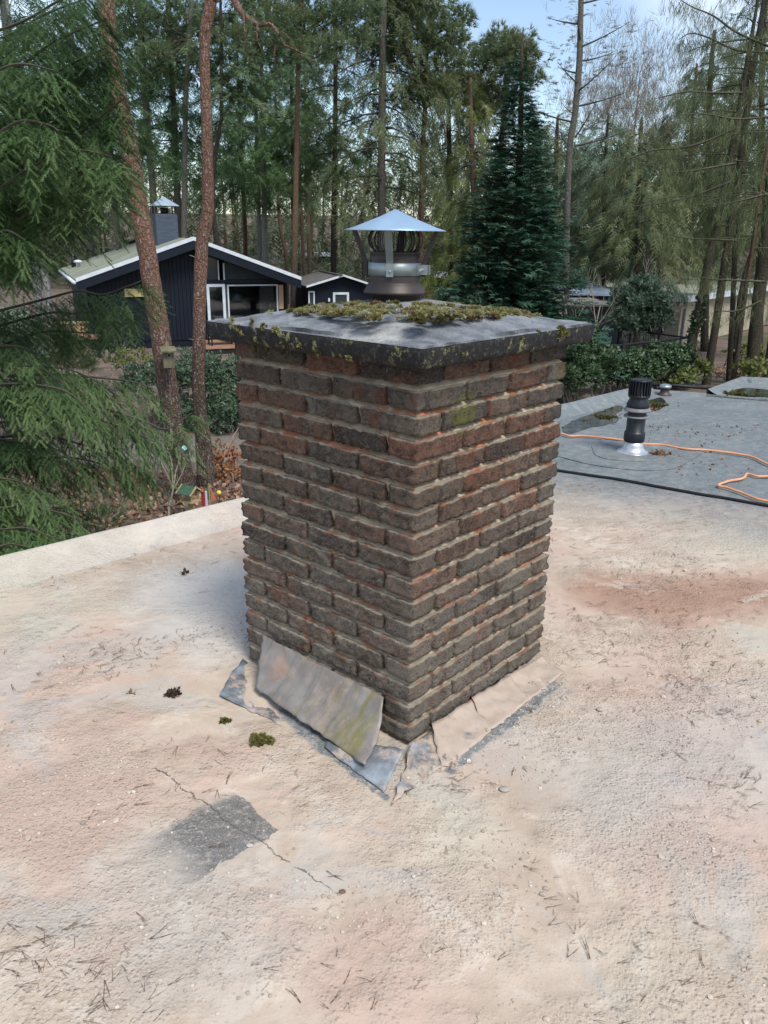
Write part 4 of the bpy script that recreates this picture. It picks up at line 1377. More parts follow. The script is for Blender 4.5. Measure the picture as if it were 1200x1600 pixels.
TPL['needle'] = []
for _ in range(8):
    c_ = rl.uniform(-.25, .25); s2 = []
    for q in (0, 1):
        a = rl.uniform(-.35, .35)
        d1 = np.array([math.cos(a), math.sin(a), 0]); d2 = np.array([math.cos(a + c_), math.sin(a + c_), 0])
        s2 += [((0, 0, 0), d1 * .028, (0, 1, 0)), (d1 * .020, d1 * .024 + d2 * .028, (0, 1, 0))]
    TPL['needle'].append(tri_cards(s2, .0021) + np.array([0, 0, .002]))
Pn = np.concatenate([clustered(roof_pts(4200, -2.2, 2.6, .9, 4.6), .12, 1.9), roof_pts(420, -2, 2.6, .9, 4.6), clustered(roof_pts(2200, .3, 2.6, 2.2, 4.4), .0, 2.4)])
for (px, py, n_, rr_) in ((165, 1030, 60, .07), (255, 1010, 40, .05), (60, 1480, 40, .05), (185, 1555, 30, .06), (1080, 1090, 50, .08), (1060, 870, 40, .08), (900, 960, 40, .07), (1150, 1230, 40, .06), (700, 830 + 390, 30, .05), (950, 1020, 50, .07), (1010, 905, 40, .10), (80, 905, 40, .08), (230, 860, 40, .10)):
    c_ = pl(px, py)
    Pn = np.concatenate([Pn, c_[:2] + rl.normal(0, rr_, (n_, 2))])
P3 = np.column_stack([Pn, np.full(len(Pn), .0025)])
an = rl.normal(.2, .9, len(Pn))
nsz = rl.uniform(.3, .85, len(Pn)) * np.where(rl.random(len(Pn)) < .12, 1.4, 1)
tag(spray_mesh('pine_needles', TPL['needle'], P3, np.stack([np.cos(an), np.sin(an), rl.normal(0, .04, len(an))], 1), np.tile([0, 0, 1.0], (len(an), 1)), nsz, rl.uniform(.2, 1, len(an)), M['litter']),
    'dry brown pine needles scattered over the dusty roof', 'needles', None, 'stuff')

peb = []
for _ in range(6):
    bmq = bmesh.new(); bmesh.ops.create_icosphere(bmq, subdivisions=1, radius=1)
    q = np.array([v.co for v in bmq.verts]); q *= 1 + rl.normal(0, .16, q.shape); q[:, 2] *= .6
    peb.append(np.array([[q[v.index] for v in f.verts] for f in bmq.faces])); bmq.free()
TPL['pebble'] = peb
Pp = np.concatenate([clustered(roof_pts(15000, -1.1, 1.7, .95, 2.6), .02, 2.6), roof_pts(1500, -1.2, 1.9, .95, 3.4)])
sz = np.clip(rl.lognormal(-6.05, .42, len(Pp)), .0011, .010)
tag(spray_mesh('roof_grit', TPL['pebble'], np.column_stack([Pp, sz * .3]), rl.normal(0, 1, (len(Pp), 3)) * np.array([1, 1, .1]), np.tile([0, 0, 1.0], (len(Pp), 1)), sz, rl.normal(.5, .16, len(Pp)), M['pebble']),
    'coarse pale grit and small pebbles lying on the dusty roof', 'grit', None, 'stuff')

for (px, py, sc, lab) in ((788, 1235, .011, 'largest pale pebble lying right of the chimney foot'), (938, 1110, .010, 'single grey pebble on pink dust far right of the chimney'), (390, 1322, .0065, 'white stone chip lying on the dark bare felt patch'), (535, 1394, .006, 'small brown stone at the end of the roof crack')):
    p = pl(px, py)
    bmq = bmesh.new(); bmesh.ops.create_icosphere(bmq, subdivisions=2, radius=1)
    V = [(p[0] + v.co.x * sc * 1.35, p[1] + v.co.y * sc, .35 * sc + (v.co.z * .55 + .25 * mnoise.noise(v.co * 2)) * sc) for v in bmq.verts]
    F = [tuple(v.index for v in f.verts) for f in bmq.faces]; bmq.free()
    col = {'white stone': (.46, .43, .39)}.get(lab[:11], (.40, .36, .30))
    if 'brown' in lab: col = (.17, .11, .08)
    tag(MB().add(V, F).build('pebble', simple('stone_surface', tuple(q * .8 for q in col), col, 60, .9), None, True), lab, 'pebble', 'pebbles lying on the roof')

# tufts and clumps on the roof
def tuft(px, py, rad, n, mat, tone, name, lab, cat, tpl='mosst', sc=1.0, flat=.5):
    p = pl(px, py)
    v = rl.normal(0, 1, (n, 3)); v[:, 2] = np.abs(v[:, 2]); v /= np.linalg.norm(v, axis=1)[:, None]
    k = rl.uniform(.2, 1, n) ** .5
    q = p + v * (rad * k)[:, None] * np.array([1.2, .9, flat]) * (1 + .35 * np.sin(v[:, :1] * 9))
    return tag(spray_mesh(name, TPL[tpl], q, v + rl.normal(0, .5, v.shape), rl.normal(0, 1, v.shape), sc * rl.uniform(.7, 1.3, n), tone + rl.normal(0, .1, n), mat), lab, cat)


tuft(406, 1158, .027, 420, M['moss'], .32, 'moss_tuft', 'green moss tuft on the roof left of the chimney foot', 'moss', sc=1.0)
tuft(351, 1127, .011, 80, M['moss'], .2, 'moss_tuft', 'tiny dark moss dot beside the blue lead flap', 'moss')
tuft(270, 1085, .016, 110, M['litter'], .0, 'debris_clump', 'black clump of rotten leaves on the roof left of the chimney', 'debris', 'beech', .2, .35)
tuft(290, 897, .012, 8, M['fallen_leaf'], .05, 'leaf_clump', 'dark red-brown dead leaf near the left kerb', 'leaf', 'beech', .32, .2)
tuft(205, 1082, .009, 5, M['fallen_leaf'], .35, 'leaf_clump', 'curled rusty leaf on the roof farther left than the black clump', 'leaf', 'beech', .25, .2)
tuft(1030, 712, .06, 60, M['fallen_leaf'], .3, 'leaf_clump', 'brown leaves gathered beside the vent pipe foot', 'leaves', 'beech', .5, .15)
tuft(1005, 640, .08, 110, M['fallen_leaf'], .25, 'leaf_clump', 'brown leaves caught in the puddle behind the vent pipe', 'leaves', 'beech', .6, .1)
tuft(1018, 633, .10, 220, M['moss'], .1, 'moss_patch', 'dark wet moss in the puddle behind the vent pipe', 'moss', 'mosst', 2.2, .06)
tuft(945, 652, .08, 120, M['moss'], .08, 'moss_patch', 'dark wet moss in the puddle left of the vent pipe', 'moss', 'mosst', 2.2, .06)
tuft(1150, 617, .16, 160, M['moss'], .15, 'moss_patch', 'dark mossy debris inside the far kerb corner', 'moss', 'mosst', 3.0, .12)

# far roof needles and leaf crumbs on the grey felt
Pf = clustered(roof_pts(900, 1.2, 4.2, 4.6, 7.3), .05, 1.3)
tag(spray_mesh('leaf_crumbs', TPL['beech'], np.column_stack([Pf, np.full(len(Pf), .004)]), rl.normal(0, 1, (len(Pf), 3)) * np.array([1, 1, .15]), np.tile([0, 0, 1.0], (len(Pf), 1)), rl.uniform(.12, .35, len(Pf)), rl.uniform(.1, .7, len(Pf)), M['fallen_leaf']),
    'leaf crumbs strewn over the grey felt at the back of the roof', 'leaves', None, 'stuff')
# ---------------------------------------------------------------- the black chalet
HZ = math.atan2(.407, .913)
house = empty('black_chalet', (-10.58, 28.19, -2.7), HZ, 'low black timber chalet with a greenish pitched roof and white verge trim', 'house')
AX, AH, EV, WD, DP = 4.05, 3.785, 2.4, 8.02, 9.5


def slope(x):
    return EV + (AH - EV) * (x / AX if x < AX else (WD - x) / (WD - AX))


for x0, x1 in ((0, AX), (AX, WD)):
    z0, z1 = slope(x0), slope(x1)
    MB().prism([(x0, .05, z0), (x1, .05, z1), (x1, DP, z1), (x0, DP, z0)], (0, 0, .07)).build('roof', M['roof_moss'], house)
    MB().prism([(x0, 0, z0 + .00), (x1, 0, z1 + .00), (x1, 0, z1 + .13), (x0, 0, z0 + .13)], (0, .048, 0)).build('verge_trim', M['white_paint'], house)
    MB().prism([(x0, .03, z0 - .30), (x1, .03, z1 - .30), (x1, .03, z1 - .004), (x0, .03, z0 - .004)], (0, .06, 0)).build('bargeboard', M['navy_trim'], house)
    MB().prism([(x0 + .02, .10, z0 - .05), (x1 - .02, .10, z1 - .05), (x1 - .02, DP - .1, z1 - .05), (x0 + .02, DP - .1, z0 - .05)], (0, 0, .045)).build('soffit', M['navy_trim'], house)
MB().tube([(-.06, -.02, EV - .02), (-.06, DP, EV - .02)], .06, 8).build('gutter', M['white_paint'], house, True)
MB().prism([(3.0, DP - .06, slope(3.0) + .06), (AX, DP - .06, AH + .06), (AX, DP - .06, AH + .2), (3.0, DP - .06, slope(3.0) + .2)], (0, .05, 0)).build('verge_trim', M['navy_trim'], house)
wf = .75
bd = MB()
x = .35
while x < 4.4:
    x2 = min(4.44, x + .145)
    bd.prism([(x, wf, .25), (x2 - .018, wf, .25), (x2 - .018, wf, slope(x2) - .09), (x, wf, slope(x) - .09)], (0, .035, 0))
    x = x2
bd.build('board_cladding', M['navy'], house)
MB().prism([(.36, wf + .04, .0), (4.5, wf + .04, .0), (4.5, wf + .04, slope(4.5) - .1), (AX, wf + .04, AH - .06), (.36, wf + .04, slope(.36) - .06)], (0, .1, 0)).build('wall', M['navy'], house)
MB().prism([(.36, wf + .15, 0), (.46, wf + .15, 0), (.46, DP - .3, 0), (.36, DP - .3, 0)], (0, 0, slope(.4) - .06)).build('wall', M['navy'], house)
MB().prism([(7.55, wf + .0, 0), (7.65, wf + .0, 0), (7.65, DP - .3, 0), (7.55, DP - .3, 0)], (0, 0, slope(7.65) - .06)).build('wall', M['navy'], house)
MB().prism([(.47, DP - .4, 0), (7.54, DP - .4, 0), (7.54, DP - .4, slope(7.54) - .06), (AX, DP - .4, AH - .06), (.47, DP - .4, slope(.47) - .06)], (0, .1, 0)).build('wall', M['navy'], house)
MB().box((6.05, wf + .06, 2.33), (3.05, .12, .14)).build('beam', M['navy_trim'], house)
MB().box((6.3, wf + .06, .55), (2.4, .1, .55)).build('wall', M['navy'], house)
# interior
MB().box((5.8, 4.6, 1.4), (3.2, .1, 2.8)).build('inner_wall', M['room'], house)
MB().box((5.8, 2.8, .26), (3.0, 3.4, .06)).build('inner_floor', M['deck'], house)


def win(x0, x1, z0, z1, fw, mat, y=wf, name='window', bars=()):
    f = MB()
    f.box(((x0 + x1) / 2, y, z1 - fw / 2), (x1 - x0, .08, fw)).box(((x0 + x1) / 2, y, z0 + fw / 2), (x1 - x0, .08, fw))
    f.box((x0 + fw / 2, y, (z0 + z1) / 2), (fw, .078, z1 - z0 - 2 * fw)).box((x1 - fw / 2, y, (z0 + z1) / 2), (fw, .078, z1 - z0 - 2 * fw))
    o = f.build(name, mat, house)
    MB().box(((x0 + x1) / 2, y + .01, (z0 + z1) / 2), (x1 - x0 - 2 * fw - .004, .012, z1 - z0 - 2 * fw - .004)).build('pane', M['glass'], o)
    return o


win(4.56, 5.25, .30, 2.25, .10, M['white_paint'], wf - .01, 'door')
win(5.34, 7.30, .85, 2.22, .05, M['white_paint'])
MB().box((5.24, wf - .03, 2.70), (.05, .05, .6)).build('mullion', M['white_paint'], house)
MB().box((5.04, wf - .03, 2.75), (.04, .05, .7)).build('mullion', M['white_paint'], house)
for x0, x1 in ((4.52, 5.02), (5.28, 7.25)):
    MB().prism([(x0, wf + .02, 2.41), (x1, wf + .02, 2.41), (x1, wf + .02, slope(x1) - .1), (x0, wf + .02, slope(x0) - .1)], (0, .012, 0)).build('gable_pane', M['ornament_glass'], house)
MB().box((6.95, wf + .35, 1.5), (.55, .08, 1.35)).build('curtain', M['curtain'], house)
MB().box((5.5, wf + .9, 1.5), (.25, .06, 1.35)).build('curtain', M['cloth_white'], house)
MB().box((7.42, wf - .02, 1.75), (.18, .05, .9)).build('plywood_panel', M['plywood'], house)
MB().box((7.58, wf - .25, 1.2), (.06, .06, 2.1)).build('post', M['navy_trim'], house)
MB().box((2.0, wf - .04, 1.98), (.75, .06, .28)).build('wall_plaque', M['plaque'], house)
ch = MB().box((3.6, 3.0, 4.08), (.80, .80, 1.24)).build('chimney', M['slate_blue'], house)
cp_ = MB()
for sx in (-.36, .36):
    for sy in (-.36, .36): cp_.box((3.6 + sx, 3.0 + sy, 4.84), (.05, .05, .28))
cp_.build('cap_post', M['black_metal'], ch)
MB().add([(3.1, 2.5, 4.98), (4.1, 2.5, 4.98), (4.1, 3.5, 4.98), (3.1, 3.5, 4.98), (3.6, 3.0, 5.32), (3.6, 3.0, 4.95)],
         [(0, 1, 4), (1, 2, 4), (2, 3, 4), (3, 0, 4), (1, 0, 5), (2, 1, 5), (3, 2, 5), (0, 3, 5)]).build('cap', M['blue_roof'], ch)
MB().tube([(3.6, 3.0, 4.70), (3.6, 3.0, 4.92)], .15, 10).build('flue', M['black_metal'], ch, True)
MB().tube([(.42, 7.3, 2.55), (.42, 7.3, 3.15)], .10, 10).build('vent_pipe', M['black_pvc'], house, True)
MB().lathe([(.07, 0), (.07, .16), (.17, .17), (.17, .24), (.02, .28)], (.55, 6.4, 2.65), 12).build('roof_vent', M['white_paint'], house, True)


def hp(x, y, z=0.0):
    c, s = math.cos(HZ), math.sin(HZ)
    return (-10.58 + x * c - y * s, 28.19 + x * s + y * c, -2.7 + z)


lamp = empty('pendant_lamp', hp(6.0, 2.0, 1.55), HZ, 'pale grey pendant lamp behind the chalet window', 'lamp')
MB().lathe([(.26, 0), (.25, .08), (.19, .20), (.06, .27), (.04, .30)], (0, 0, 0), 20, False).build('lamp_shade', M['cloth_white'], lamp, True)
MB().tube([(0, 0, .28), (0, 0, 1.0)], .012, 5).build('cord', M['black_metal'], lamp)

dk = empty('terrace_deck', hp(4.0, -1.6, 0), HZ, 'brown board terrace in front of the black chalet', 'terrace')
for k in range(16):
    MB().box((2.1, .07 + k * .145, .20), (4.3, .13, .04)).build('deck_board', M['deck'], dk)
MB().box((2.1, 1.15, .09), (4.2, 2.2, .16)).build('joists', M['black_metal'], dk)
seat = empty('garden_armchair', hp(4.72, -.75, .22), HZ, 'black garden armchair with pale cushion on the chalet terrace', 'armchair')
MB().box((0, 0, .40), (.95, .62, .05)).build('seat', M['black_metal'], seat)
MB().box((0, .02, .46), (.88, .56, .07)).build('cushion', M['cloth_white'], seat)
MB().box((-.42, .25, .62), (.08, .60, .40)).build('backrest', M['black_metal'], seat)
for sx in (-.43, .43):
    for sy in (-.27, .27): MB().box((sx, sy, .19), (.05, .05, .37)).build('leg', M['black_metal'], seat)
tb = empty('garden_table', hp(5.6, -.3, .22), HZ, 'black garden table beside the cushioned seat on the terrace', 'table')
MB().box((0, 0, .70), (1.2, .8, .05)).build('table_top', M['black_metal'], tb)
for sx in (-.5, .5):
    for sy in (-.3, .3): MB().box((sx, sy, .34), (.05, .05, .68)).build('leg', M['black_metal'], tb)
bx = dep(112, 522, 27)
bxr = empty('wooden_box', (bx[0], bx[1], -2.7), HZ, 'pale wooden box on a ledge left of the chalet behind the spruce', 'box')
MB().box((0, 0, .95), (1.0, .5, .40)).build('box_side', M['plywood'], bxr)
MB().box((0, 0, 1.17), (1.1, .6, .04)).build('lid', M['light_wood'], bxr)
MB().box((0, 0, .70), (1.8, .8, .08)).build('ledge', M['deck'], bxr)
for sx in (-.8, .8): MB().box((sx, 0, .33), (.1, .6, .66)).build('leg', M['black_metal'], bxr)

# ---------------------------------------------------------------- the small black annex
an_ = dep(484, 470, 32.0)
sh = empty('black_annex', (an_[0], an_[1], -2.7), R(16), 'small black timber annex with a white framed window and dark roof', 'shed')
ez, az_, w2, d2 = 2.10, 2.52, 2.45, 4.2
for x0, x1, z0, z1 in ((-.12, w2 / 2 + .12, ez, az_), (w2 / 2 + .12, w2 + .25, az_, ez)):
    MB().prism([(x0, .03, z0), (x1, .03, z1), (x1, d2, z1), (x0, d2, z0)], (0, 0, .05)).build('roof', M['dark_roof'], sh)
    MB().prism([(x0, -.02, z0 + .0), (x1, -.02, z1 + .0), (x1, -.02, z1 + .075), (x0, -.02, z0 + .075)], (0, .046, 0)).build('verge_trim', M['white_paint'], sh)
MB().prism([(0, .3, 0), (w2 + .1, .3, 0), (w2 + .1, .3, ez), (w2 / 2 + .12, .3, az_ - .03), (0, .3, ez)], (0, d2 - .6, 0)).build('wall', M['navy'], sh)
wo = MB()
wo.box((1.30, .27, 1.86), (.64, .06, .09)).box((1.30, .27, 1.05), (.64, .06, .09)).box((1.02, .27, 1.455), (.09, .058, .72)).box((1.58, .27, 1.455), (.09, .058, .72))
wo = wo.build('window', M['white_paint'], sh)
MB().box((1.30, .285, 1.455), (.47, .02, .72)).build('pane', M['ornament_glass'], wo)
wo = MB().box((.02, .27, 1.35), (.05, .06, 1.2)).box((.22, .27, 1.35), (.05, .06, 1.2)).box((.12, .27, 1.93), (.15, .06, .05)).build('narrow_window', M['white_paint'], sh)
MB().box((.12, .285, 1.33), (.15, .02, 1.14)).build('pane', M['ornament_glass'], wo)
MB().box((.82, .27, 1.62), (.07, .06, .13)).build('wall_lamp', M['white_paint'], sh)
MB().box((w2 / 2, d2 / 2 - .2, az_ + .05), (.10, d2 + .1, .04)).build('ridge', M['dark_roof'], sh)

# ---------------------------------------------------------------- beige bungalow and carports on the right
b0 = dep(1058, 533, 46.0)
bung = empty('beige_bungalow', (b0[0], b0[1], gz(b0[0], b0[1])), math.atan2(20, 16.5), 'long beige brick bungalow with a white fascia behind the bare trunks on the right', 'house')
MB().box((12, 5, 1.25), (24, 10, 2.5)).build('wall', M['beige_brick'], bung)
MB().box((12, 5, 2.66), (24.9, 10.9, .30)).build('fascia', M['white_paint'], bung)
MB().box((12, 5, 2.83), (24.4, 10.4, .03)).build('roof', M['roof_moss'], bung)
MB().tube([(.35, -.10, 0), (.35, -.10, 2.5)], .07, 8).build('downpipe', M['grey_pvc'], bung)
fr_ = MB().box((-.02, 2.2, 1.45), (.06, 2.6, 1.5)).build('window', M['navy_trim'], bung)
MB().box((-.06, 2.2, 1.45), (.02, 2.3, 1.2)).build('pane', M['ornament_glass'], fr_)
rc = MB().box((2.0, 8.2, 3.15), (1.3, 1.0, .62)).build('roof_box', M['white_paint'], bung)
MB().lathe([(.2, 0), (.2, .3), (.3, .32), (.05, .5)], (2.0, 8.2, 3.46), 12).build('vent_cap', M['black_metal'], rc)

q = dep(923, 478, 29.0)
cpt = empty('carport', (q[0], q[1], gz(q[0], q[1])), R(8), 'low carport with a flat brown roof and dark underside right of the fir', 'carport')
hz = q[2] - gz(q[0], q[1])
MB().box((0, 1.5, hz), (2.5, 3.4, .10)).build('roof', M['brown_roof'], cpt)
MB().box((0, -.24, hz - .12), (2.56, .05, .24)).build('fascia', M['black_metal'], cpt)
MB().box((0, 3.0, hz / 2 - .1), (2.4, .1, hz - .3)).build('rear_wall', M['navy'], cpt)
for sx in (-1.15, 1.15): MB().box((sx, -.1, hz / 2 - .1), (.12, .12, hz - .26)).build('post', M['black_metal'], cpt)
q = dep(922, 458, 34.5)
gar = empty('blue_roof_garage', (q[0], q[1], gz(q[0], q[1])), R(-6), 'flat garage with a blue-grey roof behind the carport', 'garage')
hz = q[2] - gz(q[0], q[1])
MB().add([(-1.5, 0, hz), (1.5, 0, hz), (1.5, 5, hz), (-1.5, 5, hz), (.1, 2.4, hz + .26), (-1.5, 0, hz - .1), (1.5, 0, hz - .1), (1.5, 5, hz - .1), (-1.5, 5, hz - .1)],
         [(0, 1, 4), (1, 2, 4), (2, 3, 4), (3, 0, 4), (5, 6, 1, 0), (6, 7, 2, 1), (7, 8, 3, 2), (8, 5, 0, 3), (8, 7, 6, 5)]).build('roof', M['blue_roof'], gar)
MB().box((0, 2.5, (hz - .11) / 2), (2.8, 4.7, hz - .12)).build('wall', M['navy'], gar)
q = dep(683, 430, 62.0)
fh = empty('far_brick_house', (q[0], q[1], gz(q[0], q[1])), R(4), 'far low brick house with a white flat roof edge behind the flue cowl', 'house')
hz = q[2] - gz(q[0], q[1])
MB().box((0, 2, hz), (2.6, 5, .30)).build('fascia', M['white_paint'], fh)
MB().box((.4, 2.2, (hz - .16) / 2), (1.6, 4, hz - .17)).build('wall', M['navy'], fh)
MB().box((-.95, -.2, (hz - .16) / 2), (.7, .5, hz - .17)).build('pillar', M['orange_brick'], fh)
q = dep(492, 398, 90.0)
fh = empty('distant_house', (q[0], q[1], gz(q[0], q[1])), R(3), 'distant flat house with a thin pale roof edge far between the trunks', 'house')
hz = q[2] - gz(q[0], q[1])
MB().box((0, 3, hz), (4.2, 6, .32)).build('fascia', M['white_paint'], fh)
MB().box((0, 3, (hz - .17) / 2), (3.8, 5, hz - .18)).build('wall', M['dark_roof'], fh)

# ---------------------------------------------------------------- fences
def mesh_fence(label, px, Y, hpost, nmesh=True):
    P = [dep(a, b, y) for (a, b), y in zip(px, Y)]
    g = [gz(p[0], p[1]) for p in P]
    f = empty('wire_fence', (P[0][0], P[0][1], g[0]), 0, label, 'fence', 'black wire fences')
    MB().tube(P, .028, 6).build('top_rail', M['black_metal'], f, False, True)
    n = len(P)
    for p, gg in zip(P, g):
        MB().tube([(p[0], p[1], gg - .2), (p[0], p[1], p[2] + hpost)], .04, 6).build('post', M['black_metal'], f, False, True)
    w = MB()
    for i in range(n - 1):
        p, q = P[i], P[i + 1]
        L = np.linalg.norm(q[:2] - p[:2]); m = int(L / .16)
        for j in range(1, m):
            a = p + (q - p) * j / m
            w.tube([(a[0], a[1], gz(a[0], a[1])), (a[0], a[1], a[2])], .004, 3, False)
        for j in range(1, 6):
            k = j / 6
            w.tube([(p[0], p[1], g[i] + (p[2] - g[i]) * k), (q[0], q[1], g[i + 1] + (q[2] - g[i + 1]) * k)], .004, 3, False)
    o = w.build('wire_mesh', M['black_metal'], f, False, True)
    o['kind'] = 'stuff'
    return f


mesh_fence('black wire fence with ivy running behind the right roof corner', [(882, 548), (973, 539), (1082, 527)], [21.0, 22.5, 24.5], .12)
mesh_fence('black wire fence behind the first fence meeting it at the leaning trunk', [(935, 512), (986, 516), (1030, 522), (1086, 529)], [29.0, 28.0, 26.5, 24.8], .25)
mesh_fence('black wire fence behind the two red pine trunks', [(268, 603), (318, 600), (384, 594)], [18.0, 18.4, 19.0], .03)
pb = MB()
A_, B_ = dep(-60, 652, 15.5), dep(47, 652, 16.5)
bf = empty('bar_fence', (A_[0], A_[1], -2.7), 0, 'black metal bar fence at the far left below the spruce', 'fence')
for z_ in (-1.62, -2.38):
    MB().box(((A_[0] + B_[0]) / 2, (A_[1] + B_[1]) / 2, z_), (np.linalg.norm(B_ - A_), .04, .05), math.atan2(B_[1] - A_[1], B_[0] - A_[0])).build('rail', M['black_metal'], bf, False, True)
for k in range(24):
    p = A_ + (B_ - A_) * k / 23
    pb.box((p[0], p[1], -2.02), (.02, .02, .95))
pb.build('bars', M['black_metal'], bf, False, True)

# ---------------------------------------------------------------- the two red pines and what hangs on and stands by them
rt = np.random.default_rng(3)
pine_l = [(160, -60, 24), (167, 0, 25), (170, 75, 28), (184, 150, 29), (198, 210, 29), (207, 265, 29), (218, 330, 29), (231, 400, 29), (238, 450, 30), (250, 520, 31), (261, 600, 31), (269, 650, 31), (283, 740, 36), (292, 790, 40)]
pine_r = [(333, -60, 17), (330, 0, 18), (321, 50, 18), (320, 100, 16), (323, 200, 17), (325, 300, 18), (323, 345, 19), (316, 375, 20), (314, 410, 20), (312, 470, 20), (311, 540, 20), (310, 600, 20), (313, 650, 21), (319, 700, 26), (322, 750, 27), (324, 785, 29)]
PL_, RL_ = trunk_path(pine_l, 12.3, 3.5)
PR_, RR_ = trunk_path(pine_r, 12.9, 4.0)
red_l = tree_root('red_pine', PL_[-1][0], PL_[-1][1], 'thick leaning red pine trunk with a nest box, left of the slimmer pine', 'pine tree', 'red pines beside the roof')
make_trunk(red_l, PL_, RL_, M['pine_bark'], 16, .05)
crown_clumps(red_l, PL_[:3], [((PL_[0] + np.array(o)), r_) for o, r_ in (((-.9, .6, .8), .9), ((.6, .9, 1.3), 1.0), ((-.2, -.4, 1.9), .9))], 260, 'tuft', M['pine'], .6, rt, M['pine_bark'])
red_r = tree_root('red_pine', PR_[-1][0], PR_[-1][1], 'slim red pine trunk with an S bend, right of the thicker pine', 'pine tree', 'red pines beside the roof')
make_trunk(red_r, PR_, RR_, M['pine_bark'], 14, .05)
# a crooked limb of the slim pine reaching right at the top of the picture
lim = [dep(a, b, y) for a, b, y in ((331, -60, 12.9), (366, 0, 12.6), (380, 22, 12.4), (402, 38, 12.2), (422, 38, 12.1), (436, 55, 12.0), (445, 72, 11.9))]
lb_ = MB().tube(spline(lim, 6), np.linspace(.055, .012, 37), 7)
for a, b, c in (((402, 38), (402, 62), (412, 85)), ((436, 55), (428, 90), (440, 120)), ((380, 22), (384, 60), (395, 90)), ((422, 38), (452, 60), (470, 92)), ((445, 72), (462, 78), (492, 96))):
    lb_.tube(spline([dep(*a, 12.1), dep(*b, 12.0), dep(*c, 12.1)], 5), np.linspace(.016, .004, 11), 4, False)
lb_.build('limb', M['pine_bark'], red_r, True, True)
crown_clumps(red_r, PR_[:3], [((PR_[0] + np.array(o)), r_) for o, r_ in (((.8, .5, .6), 1.0), ((-.7, .6, 1.0), .9), ((1.9, .2, 1.2), .9))], 260, 'tuft', M['pine'], .6, rt, M['pine_bark'])
LP = np.array([lim[4], lim[5], lim[6], dep(402, 62, 12), dep(470, 92, 12), dep(440, 120, 12), dep(395, 90, 12), dep(492, 96, 12)])
qP = np.concatenate([p + rt.normal(0, .16, (16, 3)) for p in LP])
spray_mesh('limb_needles', TPL['tuft'], qP, rt.normal(0, 1, qP.shape) + np.array([0, 0, .5]), rt.normal(0, 1, qP.shape), .45 * rt.uniform(.7, 1.2, len(qP)), rt.normal(.4, .15, len(qP)), M['pine'], red_r)
# short dead stubs
st_ = MB()
for k in range(26):
    i = rt.integers(1, len(PR_) - 3); f = rt.random()
    p = PR_[i] * (1 - f) + PR_[i + 1] * f; a = rt.uniform(0, 6.28); r0 = RR_[i]
    d = np.array([math.cos(a), math.sin(a), rt.uniform(-.1, .4)])
    st_.tube([p + d * r0 * .8, p + d * (r0 + rt.uniform(.03, .10))], [.012, .005], 4)
st_.build('dead_stubs', M['twig'], red_r, False, True)

q = dep(263, 559, 11.95)
nb_ = empty('nest_box', q, R(20), 'greenish weathered nest box hanging on the thick pine trunk', 'nest box')
MB().box((0, 0, -.02), (.155, .14, .24), 0, 0, 0, 1.0).build('box_body', M['old_wood'], nb_)
MB().box((0, -.03, .125), (.22, .24, .022), 0, 0, R(10)).build('lid', M['old_wood'], nb_)
MB().box((0, .075, .02), (.05, .02, .42)).build('back_batten', M['old_wood'], nb_)
MB().lathe([(.022, 0), (.022, .004)], (0, 0, 0), 14).build('hole_shade_disc', M['black_metal'], nb_)  # black disc standing in for the shade inside the hole
for o in nb_.children:
    if o.name.startswith('hole_shade_disc'): o.rotation_euler = (R(90), 0, 0); o.location = (.01, -.0715, .045)
MB().lathe([(.033, 0), (.033, .003)], (0, 0, 0), 14).build('hole_plate', M['galv'], nb_)
for o in nb_.children:
    if o.name.startswith('hole_plate'): o.rotation_euler = (R(90), 0, 0); o.location = (.01, -.070, .045)
q = dep(288, 700, 11.9)
tq = MB().lathe([(.036, 0), (.040, .006), (.034, .012), (.012, .015)], (0, 0, 0), 16)
Mq = Matrix.Translation(q) @ Matrix.Rotation(R(75), 4, 'X') @ Matrix.Rotation(R(20), 4, 'Y')
tq.v = [tuple(Mq @ Vector(v)) for v in tq.v]
tag(tq.build('tree_disc', M['turquoise']), 'small pale turquoise disc fixed low on the thick pine trunk', 'disc')

# bird table and garden ornaments
q = dep(296, 769, 11.2)
bt = empty('bird_table', (q[0], q[1], -2.7), R(-28), 'wooden bird table with a green felt roof below the red pines', 'bird table')
h0 = q[2] + 2.7
MB().box((0, 0, (h0 - .14) / 2), (.05, .05, h0 - .14)).build('post', M['light_wood'], bt)
MB().box((0, 0, h0 - .13), (.24, .20, .02)).build('tray', M['light_wood'], bt)
for sx in (-.10, .10):
    for sy in (-.08, .08): MB().box((sx, sy, h0 - .06), (.018, .018, .13)).build('corner_post', M['light_wood'], bt)
for sg in (-1, 1):
    MB().box((0, sg * .068, h0 + .045), (.26, .17, .012), 0, 0, sg * -R(36)).build('roof_panel', M['green_felt'], bt)
    for sx in (-.135, .135): MB().box((sx, sg * .068, h0 + .048), (.016, .185, .022), 0, 0, sg * -R(36)).build('verge_batten', M['light_wood'], bt)
q = dep(318, 777, 11.3)
rp = empty('red_board', (q[0], q[1], -2.7), R(-20), 'narrow red and white board standing right of the bird table', 'board')
MB().box((0, 0, (q[2] + 2.7) / 2 + .05), (.06, .03, q[2] + 2.85)).build('board', M['red_paint'], rp)
MB().box((.045, 0, (q[2] + 2.7) / 2 + .05), (.02, .028, q[2] + 2.8)).build('edge_strip', M['white_paint'], rp)
q = dep(327, 770, 11.5)
fl = empty('garden_pennant', (q[0], q[1], -2.7), 0, 'green and orange garden pennant on a stick beside the red board', 'pennant')
MB().tube([(0, 0, 0), (0, 0, q[2] + 2.85)], .008, 5).build('stick', M['light_wood'], fl)
